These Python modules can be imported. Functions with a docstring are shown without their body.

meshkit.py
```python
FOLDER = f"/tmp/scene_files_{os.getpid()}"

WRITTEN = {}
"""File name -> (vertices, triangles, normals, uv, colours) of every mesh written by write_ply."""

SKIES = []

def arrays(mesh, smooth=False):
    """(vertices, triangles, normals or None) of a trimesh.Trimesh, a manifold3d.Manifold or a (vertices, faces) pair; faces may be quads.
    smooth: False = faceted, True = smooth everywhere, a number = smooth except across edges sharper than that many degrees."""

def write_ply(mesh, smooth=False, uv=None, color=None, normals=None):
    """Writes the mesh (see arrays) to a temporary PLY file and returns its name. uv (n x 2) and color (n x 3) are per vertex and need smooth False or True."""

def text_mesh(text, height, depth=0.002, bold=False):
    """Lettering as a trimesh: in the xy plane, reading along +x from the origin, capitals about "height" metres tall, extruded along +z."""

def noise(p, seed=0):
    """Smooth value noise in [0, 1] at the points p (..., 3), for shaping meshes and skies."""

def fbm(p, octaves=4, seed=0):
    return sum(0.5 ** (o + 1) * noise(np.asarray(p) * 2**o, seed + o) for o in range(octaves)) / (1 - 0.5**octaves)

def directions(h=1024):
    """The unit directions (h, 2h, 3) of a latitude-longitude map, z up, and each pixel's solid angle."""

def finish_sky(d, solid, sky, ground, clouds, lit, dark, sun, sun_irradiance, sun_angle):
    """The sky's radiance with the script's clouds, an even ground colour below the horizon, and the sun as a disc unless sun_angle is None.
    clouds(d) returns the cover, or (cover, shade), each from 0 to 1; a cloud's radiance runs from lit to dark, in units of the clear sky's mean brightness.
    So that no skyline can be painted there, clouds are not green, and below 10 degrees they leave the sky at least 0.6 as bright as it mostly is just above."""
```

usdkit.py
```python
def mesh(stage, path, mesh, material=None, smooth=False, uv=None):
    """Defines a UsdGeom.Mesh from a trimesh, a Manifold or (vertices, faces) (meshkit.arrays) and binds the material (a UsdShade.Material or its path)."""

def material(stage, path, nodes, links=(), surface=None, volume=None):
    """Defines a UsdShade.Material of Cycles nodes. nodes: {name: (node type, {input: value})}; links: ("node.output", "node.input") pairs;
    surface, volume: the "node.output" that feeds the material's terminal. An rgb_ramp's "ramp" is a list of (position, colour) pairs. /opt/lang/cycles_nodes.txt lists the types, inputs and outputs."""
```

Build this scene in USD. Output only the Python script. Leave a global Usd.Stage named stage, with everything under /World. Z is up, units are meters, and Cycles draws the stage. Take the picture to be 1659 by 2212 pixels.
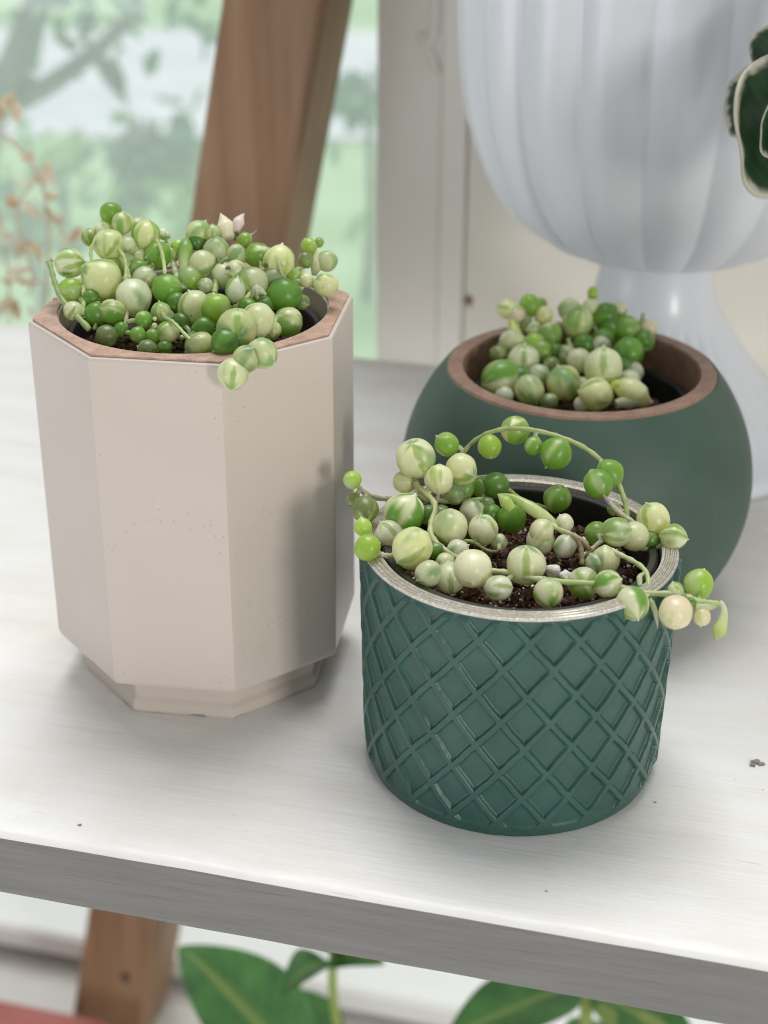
import math, random
import numpy as np, trimesh, manifold3d, shapely
from shapely.geometry import Polygon, Point
from pxr import Usd, UsdGeom, UsdLux, UsdShade, Gf, Sdf, Vt
import usdkit, meshkit

rng = np.random.default_rng(7)
random.seed(7)
stage = Usd.Stage.CreateInMemory()
UsdGeom.SetStageUpAxis(stage, UsdGeom.Tokens.z)
UsdGeom.SetStageMetersPerUnit(stage, 1.0)
UsdGeom.Xform.Define(stage, '/World')
UsdGeom.Scope.Define(stage, '/World/Looks')

# ------------------------------------------------------------------ camera
CAM_H, PITCH, ROLL, FPX, PW, PH = 0.26, 0.4597, 0.0045, 3442.4, 1659.0, 2212.0
EYE = np.array([0, 0, CAM_H])
FWD = np.array([0, math.cos(PITCH), -math.sin(PITCH)])
_r, _u = np.array([1.0, 0, 0]), np.array([0, math.sin(PITCH), math.cos(PITCH)])
RGT = _r * math.cos(ROLL) + _u * math.sin(ROLL)
UPV = _u * math.cos(ROLL) - _r * math.sin(ROLL)
cam = UsdGeom.Camera.Define(stage, '/World/camera')
cam.AddTransformOp().Set(Gf.Matrix4d(*RGT, 0, *UPV, 0, *(-FWD), 0, *EYE, 1))
cam.CreateFocalLengthAttr(50.0)
cam.CreateHorizontalApertureAttr(50.0 * PW / FPX)
cam.CreateVerticalApertureAttr(50.0 * PW / FPX * 4 / 3)
cam.CreateClippingRangeAttr(Gf.Vec2f(0.02, 200))
cam.CreateFStopAttr(10.2)
cam.CreateFocusDistanceAttr(0.418)
cam.CreateExposureAttr(0.0)

# ------------------------------------------------------------------ light
sky = UsdLux.DomeLight.Define(stage, '/World/sky')
sky.GetPrim().SetCustomDataByKey('kind', 'structure')
skym = usdkit.material(stage, '/World/Looks/sky_light', {
    'b': ('background_shader', {'color': (0.95, 0.98, 1.02), 'strength': 0.47})}, surface='b.background')
UsdShade.MaterialBindingAPI.Apply(sky.GetPrim()).Bind(skym)
sun = UsdLux.DistantLight.Define(stage, '/World/sun')
sun.CreateNormalizeAttr(True)
sun.CreateIntensityAttr(0.70)
sun.CreateAngleAttr(32.0)
sun.CreateColorAttr(Gf.Vec3f(0.985, 0.99, 1.0))
SUN_DIR = np.array([0.03, 0.34, 0.94]); SUN_DIR /= np.linalg.norm(SUN_DIR)     # towards the light: high, behind the window
_x = np.cross([0, 1, 0], SUN_DIR); _x /= np.linalg.norm(_x); _y = np.cross(SUN_DIR, _x)
sun.AddTransformOp().Set(Gf.Matrix4d(*_x, 0, *_y, 0, *SUN_DIR, 0, 0, 0, 3, 1))

# a second window of the room, low at the front right
lamp = UsdLux.RectLight.Define(stage, '/World/side_window_light')
lamp.CreateWidthAttr(.36); lamp.CreateHeightAttr(.52); lamp.CreateIntensityAttr(30.0)
lamp.CreateColorAttr(Gf.Vec3f(1.0, .97, .92))
_a = math.radians(-56); _d = np.array([math.cos(_a) * math.cos(.17), math.sin(_a) * math.cos(.17), math.sin(.17)])
_x = np.cross([0, 0, 1], _d); _x /= np.linalg.norm(_x); _y = np.cross(_d, _x)
lamp.AddTransformOp().Set(Gf.Matrix4d(*_x, 0, *_y, 0, *_d, 0, *(np.array([-.02, .40, .05]) + _d * 2.2), 1))

# added low wide fill from the left, brightens the space below the shelf
lamp2 = UsdLux.RectLight.Define(stage, '/World/left_fill_light')
lamp2.CreateWidthAttr(1.3); lamp2.CreateHeightAttr(0.62); lamp2.CreateIntensityAttr(3.5)
lamp2.CreateColorAttr(Gf.Vec3f(.94, .98, 1.05))
_a = math.radians(208); _d = np.array([math.cos(_a), math.sin(_a), .02]); _d /= np.linalg.norm(_d)
_x = np.cross([0, 0, 1], _d); _x /= np.linalg.norm(_x); _y = np.cross(_d, _x)
lamp2.AddTransformOp().Set(Gf.Matrix4d(*_x, 0, *_y, 0, *_d, 0, *(np.array([0, .5, -.20]) + _d * 2.3), 1))

# ------------------------------------------------------------------ helpers
def ray(x, y):
    return FWD + RGT * (x - PW / 2) / FPX - UPV * (y - PH / 2) / FPX
def on_z(x, y, z):
    d = ray(x, y); return EYE + d * (z - CAM_H) / d[2]
def on_y(x, y, Y):
    d = ray(x, y); return EYE + d * Y / d[1]
def at_depth(x, y, t):
    return EYE + ray(x, y) * t
PHI = 0.2491                                       # the shelf and the wall behind it are turned by this
SL = math.tan(PHI)
AL = np.array([math.cos(PHI), -math.sin(PHI), 0])  # along the wall
AC = np.array([math.sin(PHI), math.cos(PHI), 0])   # away from the viewer
def on_wall(x, y, c):
    """point of pixel ray on the vertical plane y = c - SL*x"""
    d = ray(x, y); t = c / (d[1] + SL * d[0]); return EYE + d * t

used = {}
def uniq(name, parent='/World'):
    k = parent + '/' + name; n = used.get(k, 0); used[k] = n + 1
    return k if n == 0 else f'{k}_{n:03d}'
def keys(p, label=None, cat=None, group=None, kind=None):
    for k, v in (('label', label), ('category', cat), ('group', group), ('kind', kind)):
        if v: p.SetCustomDataByKey(k, v)
class Thing:
    def __init__(s, name, label, cat, loc=(0, 0, 0), yaw=0.0, group=None, kind=None):
        s.path = uniq(name); x = UsdGeom.Xform.Define(stage, s.path)
        s.o = np.asarray(loc, float); s.yaw = yaw
        x.AddTranslateOp().Set(Gf.Vec3d(*map(float, s.o)))
        if yaw: x.AddRotateZOp().Set(math.degrees(yaw))
        keys(x.GetPrim(), label, cat, group, kind)
    def local(s, v):
        v = np.asarray(v, float) - s.o
        if s.yaw:
            c, n = math.cos(-s.yaw), math.sin(-s.yaw)
            v = np.stack([v[:, 0] * c - v[:, 1] * n, v[:, 0] * n + v[:, 1] * c, v[:, 2]], 1)
        return v
    def part(s, name, mesh, mat, smooth=False, col=None, parent=None, label=None, kind=None, world=True):
        v, f = vf(mesh)
        if world: v = s.local(v)
        path = uniq(name, parent or s.path)
        m = usdkit.mesh(stage, path, (v, f), mat, smooth)
        if col is not None:
            UsdGeom.PrimvarsAPI(m).CreatePrimvar('pigment', Sdf.ValueTypeNames.Color3fArray, 'vertex').Set(Vt.Vec3fArray.FromNumpy(np.asarray(col, np.float32)))
        keys(m.GetPrim(), label, None, None, kind)
        return path
def vf(mesh):
    if hasattr(mesh, 'to_mesh'):
        m = mesh.to_mesh(); return np.array(m.vert_properties[:, :3], float), np.array(m.tri_verts)
    if isinstance(mesh, (tuple, list)):
        v, f = np.asarray(mesh[0], float), np.asarray(mesh[1], int)
        if f.shape[1] == 4: f = np.vstack([f[:, [0, 1, 2]], f[:, [0, 2, 3]]])
        return v, f
    return np.array(mesh.vertices), np.array(mesh.faces)
def single(name, mesh, mat, label=None, cat=None, group=None, kind=None, smooth=False):
    p = uniq(name); m = usdkit.mesh(stage, p, vf(mesh), mat, smooth); keys(m.GetPrim(), label, cat, group, kind); return p
def cat_(meshes):
    vs, fs, n = [], [], 0
    for m in meshes:
        v, f = vf(m); vs.append(v); fs.append(f + n); n += len(v)
    return np.vstack(vs), np.vstack(fs)
def grid_faces(nu, nv, wrap_v=False):
    """quads of an nu x nv grid, index i*nv+j; wrap in j"""
    i, j = np.meshgrid(np.arange(nu - 1), np.arange(nv if wrap_v else nv - 1), indexing='ij')
    j2 = (j + 1) % nv
    return np.stack([i * nv + j, (i + 1) * nv + j, (i + 1) * nv + j2, i * nv + j2], -1).reshape(-1, 4)
def tris(q): return np.vstack([q[:, [0, 1, 2]], q[:, [0, 2, 3]]])
def lathe(profile, n=128, c=(0, 0), fn=None):
    """profile (r, z) from bottom outside to top inside; fn(theta, r, z) -> r"""
    P = np.asarray(profile, float); t = np.arange(n) / n * 2 * np.pi
    R, T = np.meshgrid(P[:, 0], t, indexing='ij'); Z = np.repeat(P[:, 1:2], n, 1)
    if fn is not None: R = fn(T, R, Z)
    v = np.stack([c[0] + R * np.cos(T), c[1] + R * np.sin(T), Z], -1).reshape(-1, 3)
    return v, tris(grid_faces(len(P), n, True))[:, ::-1]
def arc(cx, cz, r, a0, a1, n):
    a = np.radians(np.linspace(a0, a1, n)); return [(cx + r * math.cos(x), cz + r * math.sin(x)) for x in a]
def box(lo, hi, bevel=0.0):
    lo, hi = np.asarray(lo, float), np.asarray(hi, float)
    if not bevel:
        m = trimesh.creation.box(hi - lo); m.apply_translation((lo + hi) / 2); return m
    pts = []
    for k in range(3):
        a, b = lo + bevel, hi - bevel
        a[k], b[k] = lo[k], hi[k]
        pts += [[(a, b)[i][0], (a, b)[j][1], (a, b)[l][2]] for i in (0, 1) for j in (0, 1) for l in (0, 1)]
    return manifold3d.Manifold.hull_points(np.array(pts))
def spline(P, n):
    P = np.asarray(P, float)
    if len(P) == 2: return P[0] + (P[1] - P[0]) * np.linspace(0, 1, n)[:, None]
    d = np.r_[0, np.cumsum(np.linalg.norm(np.diff(P[:, :3], axis=0), axis=1) + 1e-9)]
    from scipy.interpolate import PchipInterpolator, CubicSpline
    return CubicSpline(d, P)(np.linspace(0, d[-1], n)) if len(P) > 3 else PchipInterpolator(d, P)(np.linspace(0, d[-1], n))
def tube(C, R, k=10, bump=0.0):
    """closed tube along points C with radii R"""
    C = np.asarray(C, float); R = np.broadcast_to(np.asarray(R, float), (len(C),))
    T = np.gradient(C, axis=0); T /= np.linalg.norm(T, axis=1, keepdims=True) + 1e-12
    N = np.zeros_like(C); a = np.array([0.3, 0.2, 1.0]); a = a - T[0] * (a @ T[0]); N[0] = a / np.linalg.norm(a)
    for i in range(1, len(C)):
        b = N[i - 1] - T[i] * (N[i - 1] @ T[i]); N[i] = b / (np.linalg.norm(b) + 1e-12)
    B = np.cross(T, N); t = np.arange(k) / k * 2 * np.pi
    rr = R[:, None] * (1 + bump * (rng.random((len(C), k)) - .5))
    v = (C[:, None] + rr[..., None] * (np.cos(t)[None, :, None] * N[:, None] + np.sin(t)[None, :, None] * B[:, None])).reshape(-1, 3)
    f = tris(grid_faces(len(C), k, True))[:, ::-1]
    n = len(v); v = np.vstack([v, C[0], C[-1]])
    j = np.arange(k); e = (len(C) - 1) * k
    f = np.vstack([f, np.stack([np.full(k, n), (j + 1) % k, j], 1), np.stack([np.full(k, n + 1), e + j, e + (j + 1) % k], 1)])
    return v, f
def leaf_sheet(base, tip, up, width, curl=0.15, fold=0.2, nu=14, nv=7, thick=0.0004, round_=1.0):
    """a leaf blade from base to tip; up = the side it shows"""
    base, tip, up = (np.asarray(q, float) for q in (base, tip, up))
    L = np.linalg.norm(tip - base); d = (tip - base) / L
    s = np.cross(d, up); s /= np.linalg.norm(s); n = np.cross(s, d)
    u = np.linspace(0, 1, nu); w = width / 2 * (np.sin(np.pi * np.clip(u, 0.0, 1) ** (0.8)) ** (0.75 * round_) + 0.004)
    v = np.linspace(-1, 1, nv); U, V = np.meshgrid(u, v, indexing='ij'); W = w[:, None] * V
    z = -curl * L * (U - .35) ** 2 + fold * np.abs(W) - 0.0 + 0.02 * width * np.sin(U * 9 + V * 2)
    top = base + d * (U * L)[..., None] + s * W[..., None] + n * z[..., None]
    bot = top - n * thick
    vt = np.vstack([top.reshape(-1, 3), bot.reshape(-1, 3)]); g = grid_faces(nu, nv)
    return vt, np.vstack([tris(g), tris(g + nu * nv)[:, ::-1]]), np.r_[V.ravel(), V.ravel()], np.r_[U.ravel(), U.ravel()]

# ------------------------------------------------------------------ materials
L = '/World/Looks/'
def mat(name, nodes, links, surface='p.BSDF'):
    return usdkit.material(stage, L + name, nodes, links, surface=surface)
def plain(name, c, rough=0.5, **kw):
    return mat(name, {'p': ('principled_bsdf', {'base_color': c, 'roughness': rough, **kw})}, [])
def mottled(name, c1, c2, scale=60, rough=0.5, stretch=(1, 1, 1), bump=0.15, bscale=400, bdist=0.0005, lo=.35, hi=.65, speck=None, speck_scale=500, speck_size=.08, detail=5, **kw):
    """two-tone noise with fine relief and optional dark specks"""
    nodes = {'t': ('texture_coordinate', {}), 'm': ('mapping', {'scale': stretch}),
             'n': ('noise_texture', {'scale': scale, 'detail': detail, 'roughness': .6}),
             'r': ('rgb_ramp', {'ramp': [(lo, c1), (hi, c2)]}),
             'n2': ('noise_texture', {'scale': bscale, 'detail': 4}),
             'b': ('bump', {'strength': bump, 'distance': bdist}),
             'p': ('principled_bsdf', {'roughness': rough, **kw})}
    links = [('t.object', 'm.vector'), ('m.vector', 'n.vector'), ('n.fac', 'r.fac'), ('m.vector', 'n2.vector'), ('n2.fac', 'b.height'), ('b.normal', 'p.normal')]
    if speck is None: links.append(('r.color', 'p.base_color'))
    else:
        nodes.update({'v': ('voronoi_texture', {'scale': speck_scale}), 'vr': ('rgb_ramp', {'ramp': [(speck_size, (1, 1, 1)), (speck_size * 1.5, (0, 0, 0))]}),
                      'vn': ('noise_texture', {'scale': speck_scale * .12, 'detail': 2}), 'vm': ('rgb_ramp', {'ramp': [(.52, (0, 0, 0)), (.6, (1, 1, 1))]}),
                      'vx': ('math', {'math_type': 'multiply'}), 'bw': ('rgb_to_bw', {}), 'bw2': ('rgb_to_bw', {}),
                      'x': ('mix_color', {'b': speck})})
        links += [('t.object', 'v.vector'), ('v.distance', 'vr.fac'), ('t.object', 'vn.vector'), ('vn.fac', 'vm.fac'), ('vr.color', 'bw.color'), ('vm.color', 'bw2.color'),
                  ('bw.val', 'vx.value1'), ('bw2.val', 'vx.value2'), ('vx.value', 'x.fac'), ('r.color', 'x.a'), ('x.result', 'p.base_color')]
    return mat(name, nodes, links)

M = {}
M['shelf_paint'] = mat('shelf_paint', {
    't': ('texture_coordinate', {}), 'm': ('mapping', {'scale': (1.0, 8, 8)}), 'n': ('noise_texture', {'scale': 9, 'detail': 7, 'roughness': .62}),
    'r': ('rgb_ramp', {'ramp': [(.3, (.71, .69, .655)), (.5, (.755, .74, .715)), (.7, (.79, .785, .775))]}),
    'n2': ('noise_texture', {'scale': 16, 'detail': 5, 'roughness': .65}), 'r2': ('rgb_ramp', {'ramp': [(.42, (1, 1, 1)), (.72, (.92, .89, .85))]}),
    'x2': ('mix_color', {'blend_type': 'multiply', 'fac': .95}),
    'v': ('noise_texture', {'scale': 420, 'detail': 3, 'roughness': .7}), 'vr': ('rgb_ramp', {'ramp': [(.69, (0, 0, 0)), (.74, (1, 1, 1))]}),
    'vn': ('noise_texture', {'scale': 22, 'detail': 3}), 'vm': ('rgb_ramp', {'ramp': [(.5, (0, 0, 0)), (.66, (1, 1, 1))]}),
    'bw': ('rgb_to_bw', {}), 'bw2': ('rgb_to_bw', {}), 'vx': ('math', {'math_type': 'multiply'}), 'x': ('mix_color', {'b': (.42, .36, .30)}),
    'ms': ('mapping', {'scale': (2.5, 60, 60), 'rotation': (0, 0, .12)}), 'sn': ('noise_texture', {'scale': 14, 'detail': 3, 'distortion': .4}), 'sr': ('rgb_ramp', {'ramp': [(.70, (0, 0, 0)), (.76, (1, 1, 1))]}), 'sb': ('rgb_to_bw', {}),
    'x3': ('mix_color', {'b': (.60, .575, .54)}),
    'mb': ('mapping', {'scale': (1.5, 26, 26)}), 'bn': ('noise_texture', {'scale': 24, 'detail': 6, 'roughness': .6}), 'b': ('bump', {'strength': .22, 'distance': .0008}),
    'rr': ('rgb_ramp', {'ramp': [(.35, (.36, .36, .36)), (.65, (.52, .52, .52))]}), 'rb': ('rgb_to_bw', {}), 'p': ('principled_bsdf', {})},
    [('t.object', 'm.vector'), ('m.vector', 'n.vector'), ('n.fac', 'r.fac'), ('t.object', 'n2.vector'), ('n2.fac', 'r2.fac'), ('r.color', 'x2.a'), ('r2.color', 'x2.b'),
     ('t.object', 'v.vector'), ('v.fac', 'vr.fac'), ('t.object', 'vn.vector'), ('vn.fac', 'vm.fac'), ('vr.color', 'bw.color'), ('vm.color', 'bw2.color'), ('bw.val', 'vx.value1'), ('bw2.val', 'vx.value2'),
     ('vx.value', 'x.fac'), ('x2.result', 'x.a'), ('t.object', 'ms.vector'), ('ms.vector', 'sn.vector'), ('sn.fac', 'sr.fac'), ('sr.color', 'sb.color'), ('sb.val', 'x3.fac'), ('x.result', 'x3.a'),
     ('x3.result', 'p.base_color'), ('t.object', 'mb.vector'), ('mb.vector', 'bn.vector'), ('bn.fac', 'b.height'), ('b.normal', 'p.normal'), ('n2.fac', 'rr.fac'), ('rr.color', 'rb.color'), ('rb.val', 'p.roughness')])
M['edge'] = mottled('shaded_weathered_edge', (.182, .178, .168), (.212, .208, .198), scale=30, stretch=(.6, 9, 9), rough=.6, bump=.8, bscale=70, bdist=.0012, detail=8, speck=(.2, .17, .13), speck_scale=300, speck_size=.07)  # shade of the front face painted into the grey; grain is weathering
M['cream'] = mottled('cream_cement', (.575, .502, .440), (.605, .532, .470), scale=14, rough=.26, bump=.03, bscale=220, bdist=.0004, speck=(.40, .36, .32), speck_scale=520, speck_size=.10)
M['tan_rim'] = mottled('tan_rim', (.36, .22, .16), (.52, .34, .26), scale=260, rough=.5, bump=.5, bscale=1500, bdist=.0003, speck=(.7, .6, .52), speck_scale=1500, speck_size=.18)
M['copper_rim'] = mottled('copper_rim', (.21, .12, .08), (.30, .185, .13), scale=240, rough=.42, bump=.4, bscale=1500, bdist=.0003, speck=(.55, .42, .36), speck_scale=1700, speck_size=.15, metallic=.15)
M['green_gloss'] = mottled('green_lattice_cement', (.019, .074, .056), (.034, .102, .081), scale=70, rough=.36, bump=.25, bscale=380, bdist=.0004, speck=(.012, .03, .026), speck_scale=420, speck_size=.07)
M['green_matte'] = mottled('green_matte_cement', (.034, .070, .049), (.052, .096, .070), scale=22, rough=.55, bump=.12, bscale=700, bdist=.0003, speck=(.11, .15, .11), speck_scale=360, speck_size=.08)
M['champagne'] = mat('champagne_rim', {
    't': ('texture_coordinate', {}), 's': ('separate_xyz', {}), 'c2': ('combine_xyz', {}),
    'len': ('vector_math', {'math_type': 'length'}), 'w': ('math', {'math_type': 'multiply', 'value2': 5600.0}), 'sn': ('math', {'math_type': 'sine'}),
    'n': ('noise_texture', {'scale': 1400, 'detail': 3}), 'r': ('rgb_ramp', {'ramp': [(.35, (.58, .53, .45)), (.55, (.68, .62, .53)), (.72, (.95, .90, .84))]}),
    'b': ('bump', {'strength': .8, 'distance': .0008}), 'p': ('principled_bsdf', {'metallic': .35, 'roughness': .34})},
    [('t.object', 's.vector'), ('s.x', 'c2.x'), ('s.y', 'c2.y'), ('c2.vector', 'len.vector1'), ('len.value', 'w.value1'), ('w.value', 'sn.value1'), ('sn.value', 'b.height'),
     ('t.object', 'n.vector'), ('n.fac', 'r.fac'), ('r.color', 'p.base_color'), ('b.normal', 'p.normal')])
M['black_plastic'] = mottled('black_plastic', (.012, .012, .013), (.022, .022, .024), scale=90, rough=.35, bump=.2, bscale=300, bdist=.0003)
M['soil'] = mottled('soil', (.022, .010, .008), (.095, .042, .030), scale=420, rough=.9, bump=1, bscale=1300, bdist=.001)
M['soil_chunk'] = mottled('soil_chunk', (.04, .017, .012), (.16, .072, .05), scale=500, rough=.9, bump=.6, bscale=1800, bdist=.0005)
M['perlite'] = mottled('perlite', (.62, .55, .50), (.80, .76, .72), scale=500, rough=.8, bump=.6, bscale=1800, bdist=.0005)
M['urn'] = mottled('white_glaze', (.67, .69, .73), (.71, .73, .765), scale=9, rough=.32, bump=.05, bscale=40, bdist=.0006, coat_weight=.1)
M['trim'] = mottled('trim_paint', (.81, .78, .715), (.85, .825, .76), scale=14, stretch=(2, 2, .5), rough=.5, bump=.2, bscale=60, bdist=.0006)
M['wall'] = mottled('wall_paint', (.75, .72, .64), (.79, .76, .68), scale=8, rough=.6, bump=.15, bscale=120, bdist=.0005)
M['siding'] = mottled('siding_paint', (.82, .81, .79), (.86, .85, .84), scale=9, stretch=(.4, 1, 3), rough=.5, bump=.15, bscale=60, bdist=.0006)
M['rust'] = mottled('rusty_nail', (.16, .09, .05), (.30, .19, .12), scale=900, rough=.8)
M['wood'] = mottled('weathered_wood', (.21, .112, .055), (.365, .222, .13), scale=26, stretch=(3.2, 3.2, .22), rough=.6, bump=.3, bscale=90, bdist=.0006, detail=8, lo=.3, hi=.7)
M['floor'] = mottled('pale_floor', (.64, .62, .59), (.72, .70, .67), scale=12, rough=.7)
M['red'] = mottled('red_paint', (.30, .075, .065), (.38, .11, .095), scale=12, rough=.6)
M['lawn'] = mottled('lawn_ground', (.33, .52, .24), (.48, .66, .38), scale=2.6, rough=.9, bump=.3, bscale=30, bdist=.02)
M['path'] = mottled('garden_path', (.68, .68, .74), (.82, .82, .87), scale=3, rough=.8)
M['crumb'] = plain('dark_crumb', (.26, .235, .20), .9)
def pigment_mat(name, rough=.34, sss=.42, specks=True):
    nodes = {'a': ('attribute', {'attribute': 'pigment'}), 't': ('texture_coordinate', {}),
             'v': ('noise_texture', {'scale': 1150, 'detail': 2, 'roughness': .5}), 'vr': ('rgb_ramp', {'ramp': [(.70, (0, 0, 0)), (.75, (1, 1, 1))]}),
             'vn': ('noise_texture', {'scale': 95, 'detail': 2}), 'vm': ('rgb_ramp', {'ramp': [(.50, (0, 0, 0)), (.62, (1, 1, 1))]}),
             'bw': ('rgb_to_bw', {}), 'bw2': ('rgb_to_bw', {}), 'vx': ('math', {'math_type': 'multiply'}), 'x': ('mix_color', {'b': (.055, .045, .03)}),
             'n': ('noise_texture', {'scale': 900, 'detail': 3}), 'b': ('bump', {'strength': .12, 'distance': .0002}),
             'p': ('principled_bsdf', {'roughness': rough, 'subsurface_weight': sss, 'subsurface_radius': (.9, 1, .35), 'subsurface_scale': .004, 'specular_ior_level': .42})}
    links = [('t.object', 'v.vector'), ('v.fac', 'vr.fac'), ('t.object', 'vn.vector'), ('vn.fac', 'vm.fac'), ('vr.color', 'bw.color'), ('vm.color', 'bw2.color'),
             ('bw.val', 'vx.value1'), ('bw2.val', 'vx.value2'), ('vx.value', 'x.fac'), ('a.color', 'x.a'), ('x.result', 'p.base_color'),
             ('t.object', 'n.vector'), ('n.fac', 'b.height'), ('b.normal', 'p.normal')]
    return mat(name, nodes, links)
M['pearl'] = pigment_mat('pearl_leaf')
M['stem'] = pigment_mat('pearl_stem', .45, .1)
def leafy(name, rough=.4, trans=.3):
    return mat(name, {'a': ('attribute', {'attribute': 'pigment'}), 'p': ('principled_bsdf', {'roughness': rough}), 'tr': ('translucent_bsdf', {}), 'm': ('mix_closure', {'fac': trans})},
               [('a.color', 'p.base_color'), ('a.color', 'tr.color'), ('p.BSDF', 'm.closure1'), ('tr.BSDF', 'm.closure2')], 'm.closure')
M['leafy'] = leafy('broad_leaf')
M['dry'] = leafy('dry_leaf', .7, .55)
M['bark'] = mottled('bark', (.16, .16, .15), (.28, .27, .25), scale=20, rough=.9)
M['glass'] = mat('window_glass', {'f': ('fresnel', {'IOR': 1.45}), 't': ('transparent_bsdf', {'color': (.96, .985, .975)}), 'g': ('glossy_bsdf', {'roughness': .02, 'color': (1, 1, 1)}), 'm': ('mix_closure', {})},
                 [('f.fac', 'm.fac'), ('t.BSDF', 'm.closure1'), ('g.BSDF', 'm.closure2')], 'm.closure')
M['screen'] = mat('insect_screen', {'t': ('transparent_bsdf', {}), 'd': ('diffuse_bsdf', {'color': (.80, .84, .86)}), 'l': ('translucent_bsdf', {'color': (.92, .98, .99)}),
                                    'dl': ('mix_closure', {'fac': .6}), 'm': ('mix_closure', {'fac': .46})},
                  [('d.BSDF', 'dl.closure1'), ('l.BSDF', 'dl.closure2'), ('t.BSDF', 'm.closure1'), ('dl.closure', 'm.closure2')], 'm.closure')

# ------------------------------------------------------------------ outside and floor
WALL_C = 0.765                                      # wall face: y = WALL_C - SL*x
def wl(a, d, z):                                    # along wall a, behind wall face d, height z -> world
    return np.array([0, WALL_C, 0]) + AL * a + AC * d + np.array([0, 0, z])
FLOOR_Z = -0.50
def sheet(corners, mat_, name, **kw):
    v = np.array(corners); return single(name, (v, np.array([[0, 1, 2], [0, 2, 3]])), mat_, **kw)
sheet([wl(-4, 0.09, FLOOR_Z), wl(-4, -3.2, FLOOR_Z), wl(4, -3.2, FLOOR_Z), wl(4, 0.09, FLOOR_Z)], M['floor'], 'floor', kind='structure')
redt = Thing('red_box', 'low brick red box on the floor beneath the shelf at lower left', 'box', wl(0, 0, 0), -PHI)
_bk = float((on_z(90, 2172, FLOOR_Z + .056) - np.array([0, WALL_C, 0])) @ AC)
redt.part('box_body', box((-.75, _bk - .25, FLOOR_Z + .0005), (-.155, _bk - .004, FLOOR_Z + .045), .004), M['red'], world=False)
redt.part('lid', box((-.755, _bk - .254, FLOOR_Z + .0455), (-.15, _bk, FLOOR_Z + .056), .003), M['red'], world=False)
GZ = -0.62
sheet([(-60, .2, GZ), (60, .2, GZ), (60, 90, GZ), (-60, 90, GZ)], M['lawn'], 'lawn', kind='structure')
sheet([(-14, 4.15, GZ + .006), (14, 3.3, GZ + .006), (14, 4.9, GZ + .006), (-14, 5.5, GZ + .006)], M['path'], 'garden_path', kind='structure')
sheet([(-14, 6.4, GZ + .006), (14, 6.2, GZ + .006), (14, 9, GZ + .006), (-14, 9, GZ + .006)], M['path'], 'driveway', kind='structure')

# ------------------------------------------------------------------ wall, window
def wbox(t, name, a0, a1, d0, d1, z0, z1, m, bevel=.0012, **kw):
    """box in wall coordinates as part of a Thing placed at wl(0,0,0) with yaw -PHI"""
    return t.part(name, box((a0, d0, z0), (a1, d1, z1), bevel), m, world=False, **kw)
wall = Thing('house_wall', 'pale beige painted wall to the right of the window, behind the fluted urn', 'wall', wl(0, 0, 0), -PHI)
win = Thing('window', 'window with off white trim behind the stained wooden leg', 'window', wl(0, 0, 0), -PHI)
def wa(x, y, c=WALL_C):                              # along-wall coordinate of a pixel on wall face
    return (on_wall(x, y, c) - np.array([0, c, 0])) @ AL
a_l = wa(815, 300); a_m = wa(952, 300); a_r = wa(1002, 500)
wbox(win, 'trim_board', a_l, a_m, 0.0, .03, -.10, .75, M['trim'], .0005)
wbox(win, 'trim_molding', a_m + .0002, a_r, -.0012, .03, -.10, .75, M['trim'], .0008)
wbox(wall, 'wall_panel', a_r + .0002, 1.6, .0015, .04, -.10, .75, M['wall'], .001)
LD = .013                                           # front of the deep low ledge
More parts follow.
